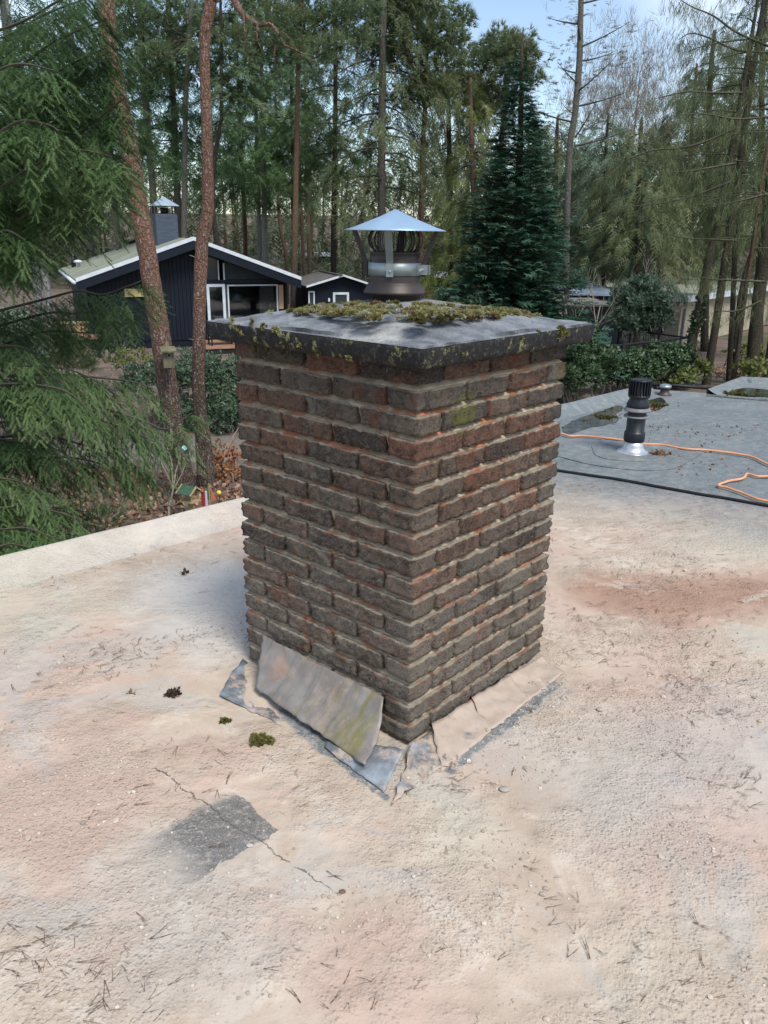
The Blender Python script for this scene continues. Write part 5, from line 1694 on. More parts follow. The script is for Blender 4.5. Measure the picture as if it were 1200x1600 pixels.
MB().prism([(0, 0, q[2] + 2.58), (0, 0, q[2] + 2.86), (-.10, .02, q[2] + 2.62)], (0, .006, 0)).build('green_cloth', M['green_cloth'], fl)
MB().prism([(.02, 0, q[2] + 2.56), (.02, 0, q[2] + 2.78), (.09, .02, q[2] + 2.60)], (0, .006, 0)).build('orange_cloth', M['orange_cloth'], fl)
q = dep(342, 770, 11.6)
yb = empty('yellow_ball', (q[0], q[1], -2.7), 0, 'yellow ball on a thin stick right of the garden pennant', 'ball')
MB().tube([(0, 0, 0), (0, 0, q[2] + 2.7)], .006, 5).build('stick', M['black_metal'], yb)
MB().lathe([(.002, -.04), (.028, -.028), (.04, 0), (.028, .028), (.002, .04)], (0, 0, q[2] + 2.7), 14).build('ball', M['yellow'], yb, True)

# ---------------------------------------------------------------- the foreground spruce
sp = tree_root('spruce', -3.35, 6.3, 'large green spruce filling the left edge with drooping boughs', 'spruce tree')
make_trunk(sp, [np.array([-3.30, 6.3, 6.4]), np.array([-3.33, 6.3, 2.0]), np.array([-3.35, 6.3, -2.8])], [.05, .11, .16], M['larch_bark'], 10)
P_, D_, U_, T_ = [], [], [], []
wood = MB()
rs = np.random.default_rng(8)
man = [  # (root z, [(px, py, Y) ...], side length, tint)
    (2.6, [(20, 40, 5.9), (95, 0, 5.7), (165, -25, 5.5)], .42, .36), (2.4, [(15, 110, 6.0), (85, 65, 5.8), (165, 30, 5.6)], .42, .38),
    (2.1, [(0, 160, 6.2), (60, 130, 6.1), (120, 95, 6.0), (178, 70, 5.9)], .45, .34), (2.2, [(-20, 120, 5.4), (30, 100, 5.2), (85, 110, 5.1)], .38, .42),
    (1.8, [(-10, 225, 6.1), (60, 160, 6.0), (120, 115, 5.9), (170, 80, 5.8)], .40, .30),
    (1.5, [(0, 275, 6.0), (70, 245, 5.9), (130, 205, 5.8), (188, 158, 5.7), (197, 152, 5.7)], .44, .44),
    (1.4, [(-20, 220, 5.2), (30, 190, 5.0), (75, 195, 4.95), (92, 205, 4.9)], .36, .46), (1.7, [(0, 190, 6.6), (70, 190, 6.7), (130, 170, 6.8), (160, 150, 6.8)], .42, .24),
    (1.2, [(0, 330, 6.2), (80, 300, 6.1), (150, 245, 6.0), (188, 168, 5.9)], .40, .36), (1.1, [(-10, 300, 5.3), (40, 265, 5.2), (70, 270, 5.1)], .34, .5),
    (1.0, [(10, 290, 5.6), (60, 255, 5.5), (120, 235, 5.4), (175, 245, 5.3)], .36, .52), (.9, [(-10, 370, 5.6), (60, 320, 5.5), (120, 275, 5.4), (190, 250, 5.3)], .40, .56),
    (.8, [(20, 320, 6.4), (80, 300, 6.5), (130, 290, 6.5), (155, 285, 6.5)], .34, .30), (.5, [(-20, 370, 6.2), (40, 340, 6.2), (90, 320, 6.2), (125, 315, 6.2)], .34, .36),
    (.4, [(-20, 370, 5.2), (10, 360, 5.1), (40, 375, 5.0)], .32, .46), (.3, [(-40, 400, 6.6), (10, 385, 6.7), (55, 380, 6.7)], .32, .26), (.1, [(-40, 430, 6.4), (0, 410, 6.4), (30, 410, 6.4)], .28, .28),
    (0.0, [(60, 470, 6.9), (120, 455, 6.9), (160, 460, 6.8), (200, 447, 6.7), (228, 436, 6.7)], .40, .50), (-.1, [(70, 490, 7.1), (120, 490, 7.1), (165, 485, 7.0), (215, 488, 6.9)], .34, .50),
    (-.2, [(60, 520, 7.2), (130, 520, 7.2), (180, 520, 7.2)], .28, .42), 
    (-.4, [(-30, 545, 5.6), (20, 540, 5.5), (60, 552, 5.4)], .30, .60), (-.5, [(-20, 575, 5.8), (50, 572, 5.8), (110, 578, 5.8), (160, 600, 5.8)], .38, .58),
    (-.55, [(-10, 590, 6.0), (80, 585, 6.1), (150, 590, 6.1), (205, 596, 6.1), (235, 606, 6.1)], .42, .60), (-.6, [(-20, 600, 5.4), (40, 600, 5.3), (100, 610, 5.2), (140, 640, 5.2)], .38, .64),
    (-.7, [(0, 620, 5.9), (90, 625, 5.9), (170, 640, 5.9), (230, 660, 5.9), (262, 670, 5.9), (300, 645, 5.9)], .42, .56), (-.8, [(60, 640, 6.3), (130, 650, 6.3), (190, 668, 6.3), (240, 690, 6.3)], .38, .42),
    (-.9, [(30, 690, 5.6), (60, 690, 5.6), (95, 705, 5.5)], .32, .55), (-.9, [(60, 680, 6.0), (130, 695, 6.0), (190, 715, 6.0), (235, 745, 6.0)], .40, .56), (-1.0, [(80, 715, 6.2), (140, 720, 6.2), (200, 740, 6.2)], .32, .40),
    (-1.1, [(-20, 740, 5.3), (30, 752, 5.2), (70, 770, 5.1)], .34, .56), (-1.2, [(-20, 790, 5.2), (40, 790, 5.2), (90, 800, 5.1), (120, 810, 5.1)], .36, .60), (-1.3, [(-20, 820, 5.0), (40, 825, 4.9), (85, 840, 4.9)], .34, .58),
    (-1.4, [(-30, 850, 4.9), (20, 850, 4.8), (60, 860, 4.8)], .32, .5), (-1.5, [(60, 830, 6.0), (110, 835, 6.0), (150, 840, 6.0)], .28, .36), (-1.0, [(-20, 700, 6.6), (60, 720, 6.7), (120, 740, 6.8)], .34, .26), (-1.3, [(-20, 780, 6.6), (60, 790, 6.7), (140, 800, 6.8)], .34, .28)]
for z0, px, L2, tn in man:
    pts = [dep(a, b, y) for a, b, y in px]
    pts = [np.array([-3.34, 6.3, pts[0][2] - .12])] + pts
    bough(pts, .013, .85, 1, L2, P_, D_, U_, T_, wood, tn, rs)
    if z0 > .9:
        for dY, dt in ((.75, -.10),):
            ja, jb = rs.normal(-34, 12), rs.normal(8, 16)
            pts = [dep(a + ja, b + jb, y + dY) for a, b, y in px]
            pts = [np.array([-3.34, 6.3, pts[0][2] - .12])] + pts
            bough(pts, .011, .9, 1, L2, P_, D_, U_, T_, wood, tn + dt, rs)
# boughs on the sides the picture does not show well, to close the tree
for k in range(26):
    z0 = rs.uniform(-1.6, 4.6); a = rs.uniform(R(70), R(300)); Rb = 1.9 * (1 - (z0 + 1.8) / 9.5) * rs.uniform(.7, 1.05)
    h = np.array([math.cos(a), math.sin(a), 0])
    pts = [np.array([-3.34, 6.3, z0]) + h * Rb * s_ + np.array([0, 0, .12 * math.sin(s_ * 3) - .35 * s_ * s_]) for s_ in (0, .33, .66, 1)]
    bough(pts, .016, .8, 1, .34, P_, D_, U_, T_, wood, .4, rs)
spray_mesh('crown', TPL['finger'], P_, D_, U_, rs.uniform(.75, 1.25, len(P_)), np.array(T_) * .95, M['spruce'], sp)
wood.build('branches', M['dark_twig'], sp, False, True)['kind'] = 'stuff'
print('spruce fingers', len(P_))
# ---------------------------------------------------------------- trees of the wood
def px_tree(name, label, cat, pix, Y, bark, ext=4.0, n=9, rough=.03):
    P, Rr = trunk_path(pix, Y, ext)
    root = tree_root(name, P[-1][0], P[-1][1], label, cat, 'trees of the wood')
    make_trunk(root, P, Rr, bark, n, rough)
    return root, np.array(P)


rw = np.random.default_rng(17)


def conif(label, pix, Y, bark, mat, zl, R0, nb, per, tpl='droopy', size=1.0, ext=5.0, tint=.5, shape=.8, droop=.35, up=.05, wood='dark_twig', name='fir_tree', cat='tree', hang=False, twr=.03, sd=.17):
    root, P = px_tree(name, label, cat, pix, Y, M[bark], ext)
    crown_conifer(root, P[-1], P[0], zl, R0, nb, per, tpl, M[mat], size, droop, up, shape, tint, rw, M[wood], 'crown', hang, sd, twr)
    return root


# left of and above the chalet
conif('grey straight trunk left of the chalet chimney, its needles high up', [(217, -20, 11), (223, 100, 11), (231, 200, 11), (239, 300, 11), (243, 380, 12), (246, 430, 12)], 36, 'grey_bark', 'douglas', .36, 3.2, 60, 46, tint=.38, ext=5)
conif('grey trunk right behind the chalet chimney', [(266, 60, 9), (269, 130, 9), (274, 220, 10), (279, 370, 11), (281, 420, 11)], 38, 'grey_bark', 'douglas', .38, 3.4, 60, 46, tint=.42, ext=7)
conif('slim pale trunk rising behind the left slope of the chalet roof', [(168, 180, 8), (173, 260, 8), (180, 330, 9), (185, 385, 9), (187, 420, 9)], 37, 'grey_bark', 'douglas', .45, 2.8, 44, 40, tint=.36, ext=8)
conif('short pale trunk just above the left chalet roof edge', [(136, 300, 8), (140, 350, 8), (144, 400, 9)], 39, 'grey_bark', 'douglas', .4, 2.8, 44, 40, tint=.4, ext=9)
conif('pale lichened trunk behind the spruce, leaning right', [(26, 200, 12), (34, 280, 12), (41, 340, 12), (55, 430, 13), (62, 500, 13)], 17, 'birch_bark', 'douglas', .55, 1.6, 30, 40, 'frond', .7, tint=.3, ext=5)
conif('second pale lichened trunk behind the spruce near the chalet eave', [(50, 300, 9), (62, 380, 10), (72, 440, 11), (78, 500, 11)], 16, 'birch_bark', 'douglas', .6, 1.4, 24, 36, 'frond', .7, tint=.3, ext=5)
conif('dark crooked trunk right behind the slim red pine', [(346, 150, 6), (344, 195, 6), (334, 260, 7), (333, 330, 8), (341, 390, 9), (346, 430, 9)], 34, 'dark_bark', 'pine', .5, 2.6, 40, 36, 'frond', tint=.35, ext=7)
# the group of firs between chalet and cowl
conif('reddish trunk first in the fir group right of the slim pine', [(377, 240, 6), (380, 300, 6), (383, 360, 7), (384, 420, 7)], 45, 'far_pine_bark', 'douglas', .34, 3.2, 56, 44, tint=.46, ext=9)
conif('pale left trunk of the close pair in the fir group', [(402, 250, 7), (404, 330, 7), (406, 400, 8), (407, 430, 8)], 44, 'birch_bark', 'douglas', .36, 3.4, 60, 48, tint=.56, ext=10)
conif('pale right trunk of the close pair in the fir group', [(412, 250, 8), (413, 330, 8), (415, 400, 9), (416, 430, 9)], 43, 'birch_bark', 'douglas', .36, 3.4, 60, 48, tint=.6, ext=11)
conif('thin brown trunk between the pale pair and the dark trunk', [(434, 270, 5), (436, 340, 5), (447, 400, 6), (448, 430, 6)], 50, 'far_pine_bark', 'douglas', .4, 3.0, 44, 40, tint=.5, ext=8)
conif('dark straight trunk in the middle of the fir group', [(457, 220, 6), (458, 300, 7), (459, 380, 7), (460, 430, 8)], 42, 'dark_bark', 'douglas', .38, 3.3, 60, 48, tint=.56, ext=10)
conif('slim orange trunk left of two in the fir group', [(468, 260, 5), (471, 330, 5), (474, 400, 6), (475, 420, 6)], 54, 'far_pine_bark', 'pine', .5, 3.0, 40, 40, 'frond', tint=.5, ext=9)
conif('slim orange trunk right of two in the fir group', [(479, 260, 5), (481, 330, 6), (483, 400, 6), (484, 425, 6)], 52, 'far_pine_bark', 'pine', .48, 3.0, 40, 40, 'frond', tint=.55, ext=9)
conif('tall dark trunk with sparse boughs left of the cowl', [(523, -20, 6), (524, 60, 7), (524, 180, 7), (522, 300, 8), (521, 425, 9)], 40, 'dark_bark', 'douglas', .40, 2.7, 64, 26, 'frond', .9, tint=.40, ext=3, shape=.6, twr=.04)
conif('pale grey trunk directly behind the cowl with hanging boughs', [(599, -30, 11), (598, 60, 11), (597, 180, 12), (596, 300, 12), (596, 430, 12)], 38, 'grey_bark', 'hemlock', .34, 4.2, 90, 46, 'droopy', 1.0, tint=.30, ext=4, shape=.5, droop=.5, twr=.045)
# Scots pines with rounded crowns
root, P = px_tree('scots_pine', 'orange-brown pine trunk right of the cowl with a rounded blue-green crown', 'pine tree', [(668, 60, 5), (665, 120, 6), (664, 170, 7), (660, 240, 8), (659, 320, 8), (657, 430, 9)], 40, M['far_pine_bark'], 1.5)
crown_clumps(root, P[:4], [(dep(a, b, 40 + rw.uniform(-1.5, 1.5)), r_) for a, b, r_ in ((690, 55, 1.0), (712, 30, .9), (655, 35, 1.1), (632, 20, 1.2), (640, 75, 1.2), (610, 85, 1.2), (700, 95, .9), (665, 130, 1.0), (690, 150, .8), (640, 150, .9), (620, 5, 1.3), (660, -5, 1.3), (715, 70, .7), (603, 40, 1.2), (690, 130, .8))],
             210, 'tuft', M['pine'], 1.15, rw, M['dark_twig'], .56)
root, P = px_tree('scots_pine', 'broad pine crown just left of and above the dark fir tip', 'pine tree', [(795, 105, 6), (790, 150, 7), (782, 250, 8), (778, 420, 9)], 44, M['far_pine_bark'], 1.0)
crown_clumps(root, P[:3], [(dep(a, b, 44 + rw.uniform(-1.5, 1.5)), r_) for a, b, r_ in ((782, 70, 1.2), (805, 72, 1.0), (768, 85, 1.0), (822, 90, .8), (745, 95, .9), (750, 135, 1.3), (775, 150, 1.1), (735, 150, 1.0), (800, 110, .9), (720, 125, .7), (830, 120, .7), (755, 175, 1.0))],
             230, 'tuft', M['pine'], 1.2, rw, M['dark_twig'], .60)
root, P = px_tree('scots_pine', 'pine crown with grey limbs at the top between both red pines and the cowl', 'pine tree', [(470, -30, 7), (468, 60, 8), (465, 150, 8), (462, 300, 9)], 34, M['far_pine_bark'], 2.0)
crown_clumps(root, P[:3], [(dep(a, b, 34 + rw.uniform(-1.5, 1.5)), r_) for a, b, r_ in ((470, 15, 1.1), (500, 40, 1.0), (440, 30, 1.0), (535, 20, .9), (420, 80, .9), (490, 85, .9), (555, 60, .8), (455, 70, .9), (400, 20, 1.0), (520, 75, .8), (375, 60, .9), (560, 15, .9), (340, 40, .9))],
             200, 'tuft', M['pine'], 1.0, rw, M['dark_twig'], .5)
root, P = px_tree('scots_pine', 'pine crown above the chalet chimney, behind the left red pine', 'pine tree', [(300, -30, 7), (296, 60, 8), (290, 160, 8), (288, 330, 9)], 35, M['grey_bark'], 2.0)
crown_clumps(root, P[:3], [(dep(a, b, 35 + rw.uniform(-1.5, 1.5)), r_) for a, b, r_ in ((285, 20, 1.1), (255, 40, .9), (300, 60, 1.0), (270, 85, .9), (300, 110, .9), (240, 90, .9), (340, 100, .9), (260, 130, .9), (350, 140, .9), (215, 60, .8), (200, 20, .9), (210, 120, .8))],
             190, 'tuft', M['pine'], 1.0, rw, M['dark_twig'], .42)
# the dark fir right of the chimney
fp = dep(806, 480, 21.0)
fir = tree_root('dark_fir', fp[0], 21.0, 'dense dark green fir standing right of the flue cowl', 'fir tree')
ft = dep(816, 62, 21.0)
make_trunk(fir, [ft, (np.array([fp[0], 21.0, 0]) + ft) / 2, np.array([fp[0], 21.0, -2.8])], [.02, .09, .16], M['dark_bark'], 8)
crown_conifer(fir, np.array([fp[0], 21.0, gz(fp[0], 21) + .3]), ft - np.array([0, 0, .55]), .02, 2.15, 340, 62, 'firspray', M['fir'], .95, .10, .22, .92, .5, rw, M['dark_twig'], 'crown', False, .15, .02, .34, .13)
tp = MB()
for k in range(7):
    z_ = ft[2] - .2 - .14 * k; a = k * 2.4
    tp.tube([(ft[0], ft[1], z_), (ft[0] + .10 * (1 + k * .3) * math.cos(a), ft[1] + .1 * math.sin(a), z_ + .10)], [.006, .003], 3)
tp.tube([ft - np.array([0, 0, .8]), ft + np.array([0, 0, .25])], [.02, .004], 5)
tp.build('leader', M['larch_bark'], fir, False, True)
conif('yellow-green drooping cypress just left of the dark fir', [(735, 150, 6), (738, 250, 8), (742, 380, 9), (744, 440, 9)], 27, 'far_pine_bark', 'cypress', .06, 2.2, 80, 34, 'droopy', .9, ext=.5, tint=.45, shape=.55, droop=.6, up=.1)
conif('dull olive conifer behind the yellow-green cypress', [(700, 130, 6), (702, 250, 8), (704, 420, 9)], 46, 'dark_bark', 'cypress', .10, 3.2, 80, 36, 'droopy', 1.1, ext=.5, tint=.25, shape=.5, droop=.5)
# larch with open budding boughs against the sky
root, P = px_tree('larch', 'open larch with rising boughs against the sky right of the dark fir', 'larch tree', [(909, -30, 8), (907, 30, 9), (905, 100, 10), (898, 180, 10), (890, 230, 10), (886, 330, 10), (884, 440, 11)], 30, M['grey_bark'], 2.5)
crown_conifer(root, P[-1], P[0], .50, 3.2, 46, 30, 'frond', M['larch_buds'], .55, -.10, .18, .55, .5, rw, M['dark_twig'], 'crown', False, .17, .035)
# blue-green feathery pine and its neighbours
conif('feathery blue-green pine left of the leaning trunks', [(948, 215, 5), (946, 260, 6), (944, 340, 7), (942, 450, 8)], 39, 'larch_bark', 'blue_pine', .42, 3.4, 76, 48, 'droopy', 1.1, ext=1.0, tint=.55, shape=.45, droop=.45, hang=False)
conif('grey-green conifer behind the rhododendron on the right', [(1000, 225, 6), (998, 300, 7), (996, 430, 8)], 36, 'larch_bark', 'hemlock', .46, 3.2, 64, 36, 'droopy', 1.1, ext=1.0, tint=.42, shape=.5, droop=.45)
conif('olive conifer between the larch and the leaning trunks', [(870, 215, 6), (868, 300, 7), (866, 440, 8)], 44, 'dark_bark', 'hemlock', .34, 3.2, 80, 46, 'droopy', 1.1, ext=1.0, tint=.38, shape=.5, droop=.45)
conif('leaning orange pine trunk far behind the bungalow roof', [(1082, 180, 6), (1080, 235, 7), (1073, 300, 7), (1065, 380, 8)], 58, 'far_pine_bark', 'hemlock', .45, 4.6, 60, 50, 'droopy', 1.4, ext=3.0, tint=.45, shape=.5)
conif('dense grey-green conifer high behind the right trunks', [(1110, 120, 8), (1108, 200, 9), (1104, 380, 11)], 44, 'larch_bark', 'hemlock', .36, 4.4, 84, 40, 'droopy', 1.3, ext=2.0, tint=.46, shape=.42, droop=.4)
conif('dull green conifer at the far right edge', [(1192, 60, 8), (1190, 200, 9), (1188, 380, 11)], 40, 'larch_bark', 'hemlock', .38, 4.0, 76, 38, 'droopy', 1.3, ext=3.0, tint=.40, shape=.42, droop=.4)
# the larches standing close behind the fence at right: hanging grey-green boughs
LR = [('leaning purple-grey trunk with ivy at its foot by the fence corner', [(1141, 250, 10), (1128, 310, 11), (1118, 360, 11), (1106, 410, 12), (1097, 460, 12), (1086, 510, 14), (1071, 590, 17)], 24.0, 2.2, 26, .5),
      ('leaning dark trunk second from the fence corner', [(1188, 40, 8), (1175, 120, 9), (1165, 190, 10), (1152, 290, 11), (1140, 360, 11), (1127, 450, 12), (1118, 510, 12), (1105, 590, 13)], 24.5, 2.6, 34, .5),
      ('straight thin trunk between the two dark leaning trunks', [(1158, 220, 5), (1153, 300, 6), (1148, 400, 8), (1144, 500, 8), (1139, 585, 9)], 25.5, 2.0, 22, .45),
      ('yellowish trunk with orange flecks among the right trunks', [(1207, 260, 7), (1196, 320, 8), (1180, 380, 8), (1162, 440, 9), (1152, 510, 10), (1146, 585, 10)], 27.0, 2.0, 20, .5),
      ('slender dark trunk leaning right across the yellowish one', [(1194, 260, 5), (1185, 320, 6), (1175, 390, 6), (1163, 470, 7), (1154, 540, 7), (1146, 592, 8)], 24.2, 2.0, 22, .5),
      ('thickest dark trunk near the right edge', [(1216, 200, 16), (1204, 300, 17), (1193, 400, 18), (1184, 480, 19), (1173, 595, 20)], 24.6, 2.8, 34, .42),
      ('dark trunk cut by the right edge of the picture', [(1222, 400, 9), (1210, 500, 10), (1198, 585, 12)], 25.0, 2.2, 20, .42)]
for lab, pix, Y, R0, nb, tn in LR:
    bark = 'far_pine_bark' if 'yellowish' in lab else 'larch_bark'
    root, P = px_tree('larch', lab, 'tree', pix, Y, M[bark], 5.0, 10, .05)
    crown_conifer(root, P[-1], P[0], .36, R0, nb, 26, 'strand', M['hemlock'], .70, .18, .10, .35, tn, rw, M['dark_twig'], 'crown', True, .15, .028)
    if 'purple' in lab:
        iv = []
        for k in range(320):
            z_ = rw.uniform(0, 1) ** 1.3; i = z_ * 2.6
            c = P[-2] + (P[-3] - P[-2]) * i if i < 1 else P[-3] + (P[-4] - P[-3]) * (i - 1) / 1.6
            a = rw.uniform(0, 6.28); iv.append(c + np.array([math.cos(a), math.sin(a), 0]) * rw.uniform(.10, .22) * (1 - .5 * z_))
        iv = np.array(iv)
        spray_mesh('ivy', TPL['ivy'], iv, rw.normal(0, 1, iv.shape), rw.normal(0, 1, iv.shape), rw.uniform(.6, 1.1, len(iv)), rw.normal(.3, .15, len(iv)), M['ivy'], root)
# long boughs of the right-hand larches sweeping left across the picture
bl = MB(); bp = []
for px in ([(1200, 72), (1150, 50), (1115, 25), (1080, 10), (1050, -10)], [(1200, 82), (1150, 78), (1110, 60), (1080, 52), (1060, 62)], [(1160, 145), (1110, 145), (1075, 143), (1050, 148), (1020, 155)], [(1200, 183), (1150, 186), (1100, 178), (1060, 180)],
           [(1150, 200), (1100, 222), (1060, 232), (1020, 235), (975, 252), (950, 270), (942, 290)], [(1150, 255), (1110, 262), (1070, 268), (1030, 268)], [(1140, 285), (1100, 300), (1070, 310), (1030, 318), (990, 322)], [(1200, 303), (1150, 315), (1110, 322)],
           [(1195, 440), (1150, 438), (1110, 436), (1080, 430)], [(1190, 470), (1150, 486), (1115, 484)], [(1150, 376), (1110, 374), (1070, 372), (1020, 360)]):
    Yb = rw.uniform(22.5, 24)
    C = spline([dep(a, b, Yb) for a, b in px], 5)
    bl.tube(C, np.linspace(.035, .008, len(C)), 4, False)
    for p in C: bp += [p + rw.normal(0, .14, 3) + np.array([0, 0, -.10]) for _ in range(4)]
br = tree_root('larch', 12.6, 23.3, 'larch outside the right edge whose long dark boughs sweep into the picture', 'larch tree')
make_trunk(br, [np.array([12.9, 23.3, 9.0]), np.array([12.7, 23.3, 3.0]), np.array([12.6, 23.3, -3.1])], [.08, .16, .22], M['larch_bark'], 8)
bl.build('boughs', M['dark_twig'], br, False, True)['kind'] = 'stuff'
bp = np.array(bp)
spray_mesh('bough_twigs', TPL['strand'], bp, np.tile([0, 0, -1.0], (len(bp), 1)) + rw.normal(0, .3, bp.shape), rw.normal(0, 1, bp.shape), .75 * rw.uniform(.6, 1.2, len(bp)), rw.normal(.5, .15, len(bp)), M['hemlock'], br)
for px, py in ((1176, 210), (1158, 205), (1150, 275), (1165, 262)):
    p = dep(px, py, 24)
# bare trees
for lab, px, base, Y, h, mat, lv, nc, lean in (('pale bare birch scrub in front of the carports', 908, 470, 26, 6.5, 'pale_twig', 4, 3, (-.05, 0)), ('second bare sapling left of the rhododendron', 925, 470, 25, 5.5, 'pale_twig', 4, 3, (.12, 0)),
                                               ('bare pale sapling right of the rhododendron', 1020, 455, 30, 6.5, 'pale_twig', 4, 4, (.1, 0)), ('bare grey treetop against the sky left of the larch', 742, 430, 60, 25, 'twig', 5, 4, (0, 0)),
                                               ('second bare treetop left of the fir tip', 700, 430, 64, 26, 'twig', 5, 4, (.05, 0)), ('bare brown crown right of the larch', 990, 430, 58, 19, 'twig', 5, 5, (.03, 0)), ('bare brown crown behind the right larches', 1055, 430, 62, 20, 'twig', 5, 5, (0, 0)),
                                               ('bare trunk with brown twigs behind the larch stem', 850, 430, 56, 18, 'twig', 5, 4, (.05, 0)), ('bare scrub with pale twigs beside the chalet wall', 165, 560, 22, 2.6, 'pale_twig', 3, 4, (.25, 0)), ('bare twiggy bush left of the nest box', 205, 560, 20, 2.4, 'pale_twig', 3, 4, (.3, 0)),
                                               ('thin bare bush between the red pines and the chimney', 345, 690, 14, 2.2, 'pale_twig', 4, 3, (.1, 0)), ('thin bare sapling in front of the thick pine', 255, 720, 11.2, 2.6, 'pale_twig', 3, 3, (.2, 0)), ('dark bare scrub on the soil below the spruce', 140, 800, 10.5, 1.6, 'twig', 4, 4, (.3, 0)),
                                               ('tangled bare twigs around the slim pine foot', 330, 770, 12.2, 1.6, 'twig', 4, 4, (.0, 0)), ('bare crooked sapling before the bungalow wall', 1105, 575, 28, 3.6, 'dark_twig', 3, 3, (-.05, 0)), ('bare crooked sapling right of the leaf patch', 1128, 580, 29, 3.2, 'dark_twig', 3, 3, (.12, 0))):
    p = dep(px, base, Y)
    rt_ = tree_root('bare_tree' if h > 5 else 'bare_shrub', p[0], Y, lab, 'tree' if h > 5 else 'shrub', 'bare trees and scrub')
    bare_branches(rt_, (p[0], Y, gz(p[0], Y) - .1), h * .95, rw, M[mat], lv, .55, h * .0062, nc, 'branches', lean)
for lab, px, py, Y, rad in (('haze of brown twigs right of the larch', 1000, 120, 60, (4.5, 3, 3.6)), ('haze of brown budding twigs low behind the larch', 960, 170, 56, (4, 3, 2.2))):
    p = dep(px, py, Y)
    rt_ = tree_root('budding_tree', p[0], Y, lab, 'tree')
    MB().tube([(p[0], Y, gz(p[0], Y)), (p[0], Y, p[2])], [.16, .04], 7).build('trunk', M['twig'], rt_, True, True)
    n = 900
    v = rw.normal(0, .5, (n, 3)) * np.array(rad)
    spray_mesh('crown', TPL['strand'], p + v, np.array([0, 0, 1.0]) + rw.normal(0, .3, (n, 3)), rw.normal(0, 1, (n, 3)), 1.3 * rw.uniform(.7, 1.2, n), rw.normal(.5, .2, n), M['catkin'], rt_)

# ---------------------------------------------------------------- shrubs and hedges
def shrub(name, label, cat, cs, n, tpl, mat, size, tint=.5, top=.25, stems=5):
    c0 = np.array(cs[0][0])
    root = tree_root(name, c0[0], c0[1], label, cat)
    bush(root, cs, n, tpl, M[mat], size, rw, tint, 'leaves', True, top)
    mb = MB()
    for c, rad in cs:
        for k in range(stems):
            e = np.array(c) + rw.normal(0, .4, 3) * np.array(rad)
            b = np.array([c[0] + rw.normal(0, .15), c[1] + rw.normal(0, .1), gz(c[0], c[1])])
            mb.tube(spline([b, (b + e) / 2 + rw.normal(0, .08, 3), e], 3), np.linspace(.022, .006, 7), 4, False)
    mb.build('stems', M['twig'], root, False, True)['kind'] = 'stuff'
    return root


def E(px, py, Y, rx, ry, rz):
    return (dep(px, py, Y), (rx, ry, rz))


shrub('rhododendron', 'tall grey-green rhododendron behind the right wire fence', 'shrub', [E(1000, 478, 27.5, .95, .8, .75), E(982, 505, 27.2, .6, .6, .5), E(1025, 502, 27.5, .55, .6, .5), E(1005, 452, 27.8, .5, .5, .4), E(1030, 478, 27.6, .35, .4, .4)], 1400, 'rhodo', 'rhodo', 1.1, .74)
shrub('rhododendron', 'rhododendron between the chimney and the wire fence on the right', 'shrub', [E(900, 560, 19.5, .6, .6, .5), E(940, 572, 19.8, .5, .5, .4), E(900, 590, 19.0, .6, .5, .4)], 1300, 'rhodo', 'ivy', .8, .42)
shrub('ivy_hedge', 'dark ivy hedge along the right wire fence', 'hedge', [E(960, 574, 22.0, .9, .4, .50), E(1010, 570, 22.7, .9, .4, .52), E(1052, 566, 23.8, .6, .4, .55), E(985, 590, 22.3, .8, .4, .4), E(1055, 590, 23.4, .5, .4, .35)], 2600, 'ivy', 'ivy', 1.0, .42)
shrub('ivy_hedge', 'leafy hedge behind the two red pine trunks', 'hedge', [E(345, 600, 17.6, .75, .5, .62), E(300, 590, 17.2, .6, .5, .55), E(365, 640, 17.0, .6, .5, .5), E(240, 600, 17.6, .7, .5, .45), E(335, 660, 16.9, .6, .4, .35), E(285, 650, 17.1, .5, .4, .5)], 2600, 'rhodo', 'rhodo', .62, .42)
shrub('rhododendron', 'rhododendron with pale leaf tips behind the spruce on the far left', 'shrub', [E(18, 520, 13.5, .42, .4, .38), E(-30, 540, 13.2, .5, .4, .5), E(35, 555, 13.8, .35, .3, .35)], 700, 'rhodo', 'rhodo', .75, .72)
shrub('low_bush', 'yellowish low bush against the dark chalet wall', 'shrub', [E(205, 568, 21, .55, .4, .40)], 300, 'beech', 'cypress', 1.3, .6)
shrub('low_conifer', 'dull brown-green low conifer in front of the chalet behind the spruce', 'shrub', [E(80, 555, 15, .5, .5, .5), E(110, 575, 15, .5, .4, .3)], 700, 'frond', 'hemlock', .35, .35)
shrub('beech_sapling', 'small sapling with withered copper leaves left of the chimney', 'shrub', [E(350, 715, 13.6, .26, .25, .26), E(357, 745, 13.4, .25, .2, .22), E(343, 735, 13.5, .15, .2, .2)], 260, 'beech', 'beech', 1.1, .5)
for px, py, Y, s_, lab in ((1085, 578, 24.2, .30, 'green strap-leaved clump by the foot of the leaning trunks'), (1180, 580, 24.0, .36, 'green strap-leaved clump at the right roof corner'), (1165, 555, 27, .35, 'green low clump right of the slender trunks'), (1060, 592, 23.0, .28, 'low green clump behind the far roof edge')):
    shrub('low_plant', lab, 'plant', [E(px, py, Y, s_ * 1.6, s_, s_)], 130, 'ivy', 'cypress', 1.3, .55, stems=2)
shrub('low_evergreen', 'low evergreen sprigs on the soil under the spruce', 'shrub', [E(130, 830, 8.6, .5, .4, .3), E(60, 800, 9, .5, .4, .3), E(165, 812, 9.2, .25, .2, .12)], 700, 'finger', 'spruce', 1.2, .4)
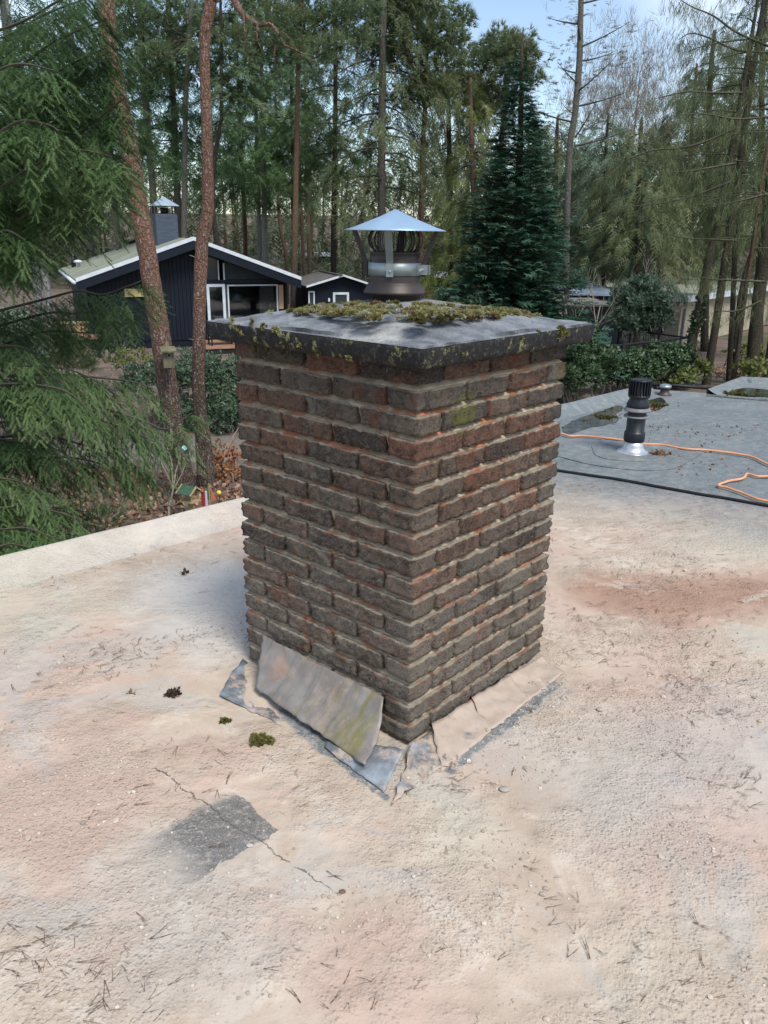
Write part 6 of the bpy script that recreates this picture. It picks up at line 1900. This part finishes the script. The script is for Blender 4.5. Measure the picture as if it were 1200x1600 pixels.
# fallen leaves
n = 900
c = pl(1125, 575, -3.0)
lp = np.stack([c[0] + rw.normal(0, 1.6, n), c[1] + rw.normal(0, 2.2, n)], 1)
lp = np.column_stack([lp, [gz(a, b) + .07 for a, b in lp]])
n2 = 1500
l2 = np.stack([rw.uniform(-6.0, -1.2, n2), rw.uniform(9.5, 13.5, n2)], 1)
l2 = np.column_stack([l2, [gz(a, b) + .07 for a, b in l2]])
lp = np.concatenate([lp, l2])
tag(spray_mesh('fallen_leaves', TPL['beech'], lp, rw.normal(0, 1, lp.shape) * np.array([1, 1, .3]), np.tile([0, 0, 1.0], (len(lp), 1)), rw.uniform(.7, 1.6, len(lp)), rw.uniform(0, 1, len(lp)), M['fallen_leaf']),
    'withered brown leaves covering the ground under the trees', 'leaves', None, 'stuff')

# ---------------------------------------------------------------- the far-off wood behind everything
rf = np.random.default_rng(31)
P, S, Tn = [], [], []
for k in range(24500):
    Y = rf.uniform(58, 115); X = rf.uniform(-.85, 1.0) * Y
    right = sstep(-.05, .3, X / Y)
    z = -3.2 + 12 * rf.random() ** (1.25 + .3 * right)
    P.append((X, Y, z)); S.append(rf.uniform(1.6, 3.2)); Tn.append(.45 + .30 * mnoise.noise(Vector((X * .13, Y * .13, z * .25))) + rf.normal(0, .12))
P = np.array(P)
fw = spray_mesh('far_wood', TPL['droopy'], P, np.stack([rf.normal(0, 1, len(P)), rf.normal(0, 1, len(P)), rf.normal(-.2, .5, len(P))], 1), np.tile([0, 0, 1.0], (len(P), 1)), np.array(S), np.array(Tn), M['understory'])
tag(fw, 'far wood of mixed trunks and undergrowth closing the view', 'wood', None, 'stuff')
mb = MB()
for k in range(60):
    Y = rf.uniform(60, 110); X = rf.uniform(-.55, .6) * Y
    w_ = rf.uniform(.10, .2)
    mb.tube([(X, Y, -4.6), (X + rf.normal(0, .2), Y, 3), (X + rf.normal(0, .4), Y, 9)], [w_, w_ * .8, w_ * .4], 5, False)
tag(mb.build('far_wood_trunks', M['far_pine_bark'], None, True), 'thin brown trunks of the far wood behind the houses', 'wood', None, 'stuff')
P, S, Tn = [], [], []
for k in range(13700):
    Y = rf.uniform(62, 120); X = rf.uniform(-.85, 1.0) * Y
    top = 23 + 8 * mnoise.noise(Vector((X * .09, Y * .05, 0)))
    if X / Y > .07 and X / Y < .36: top *= .46
    z = rf.uniform(4, max(6, top))
    P.append((X, Y, z)); S.append(rf.uniform(1.6, 2.8)); Tn.append(.40 + .35 * mnoise.noise(Vector((X * .15, Y * .15, z * .2))) + rf.normal(0, .12))
P = np.array(P)
tag(spray_mesh('far_wood_crowns', TPL['droopy'], P, np.stack([rf.normal(0, 1, len(P)), rf.normal(0, 1, len(P)), rf.normal(-.2, .5, len(P))], 1), np.tile([0, 0, 1.0], (len(P), 1)), np.array(S), np.array(Tn), M['douglas']),
    'hazy green crowns of the far wood above the houses', 'wood', None, 'stuff')
print('triangles', sum(len(o.data.polygons) for o in bpy.data.objects if o.type == 'MESH'))
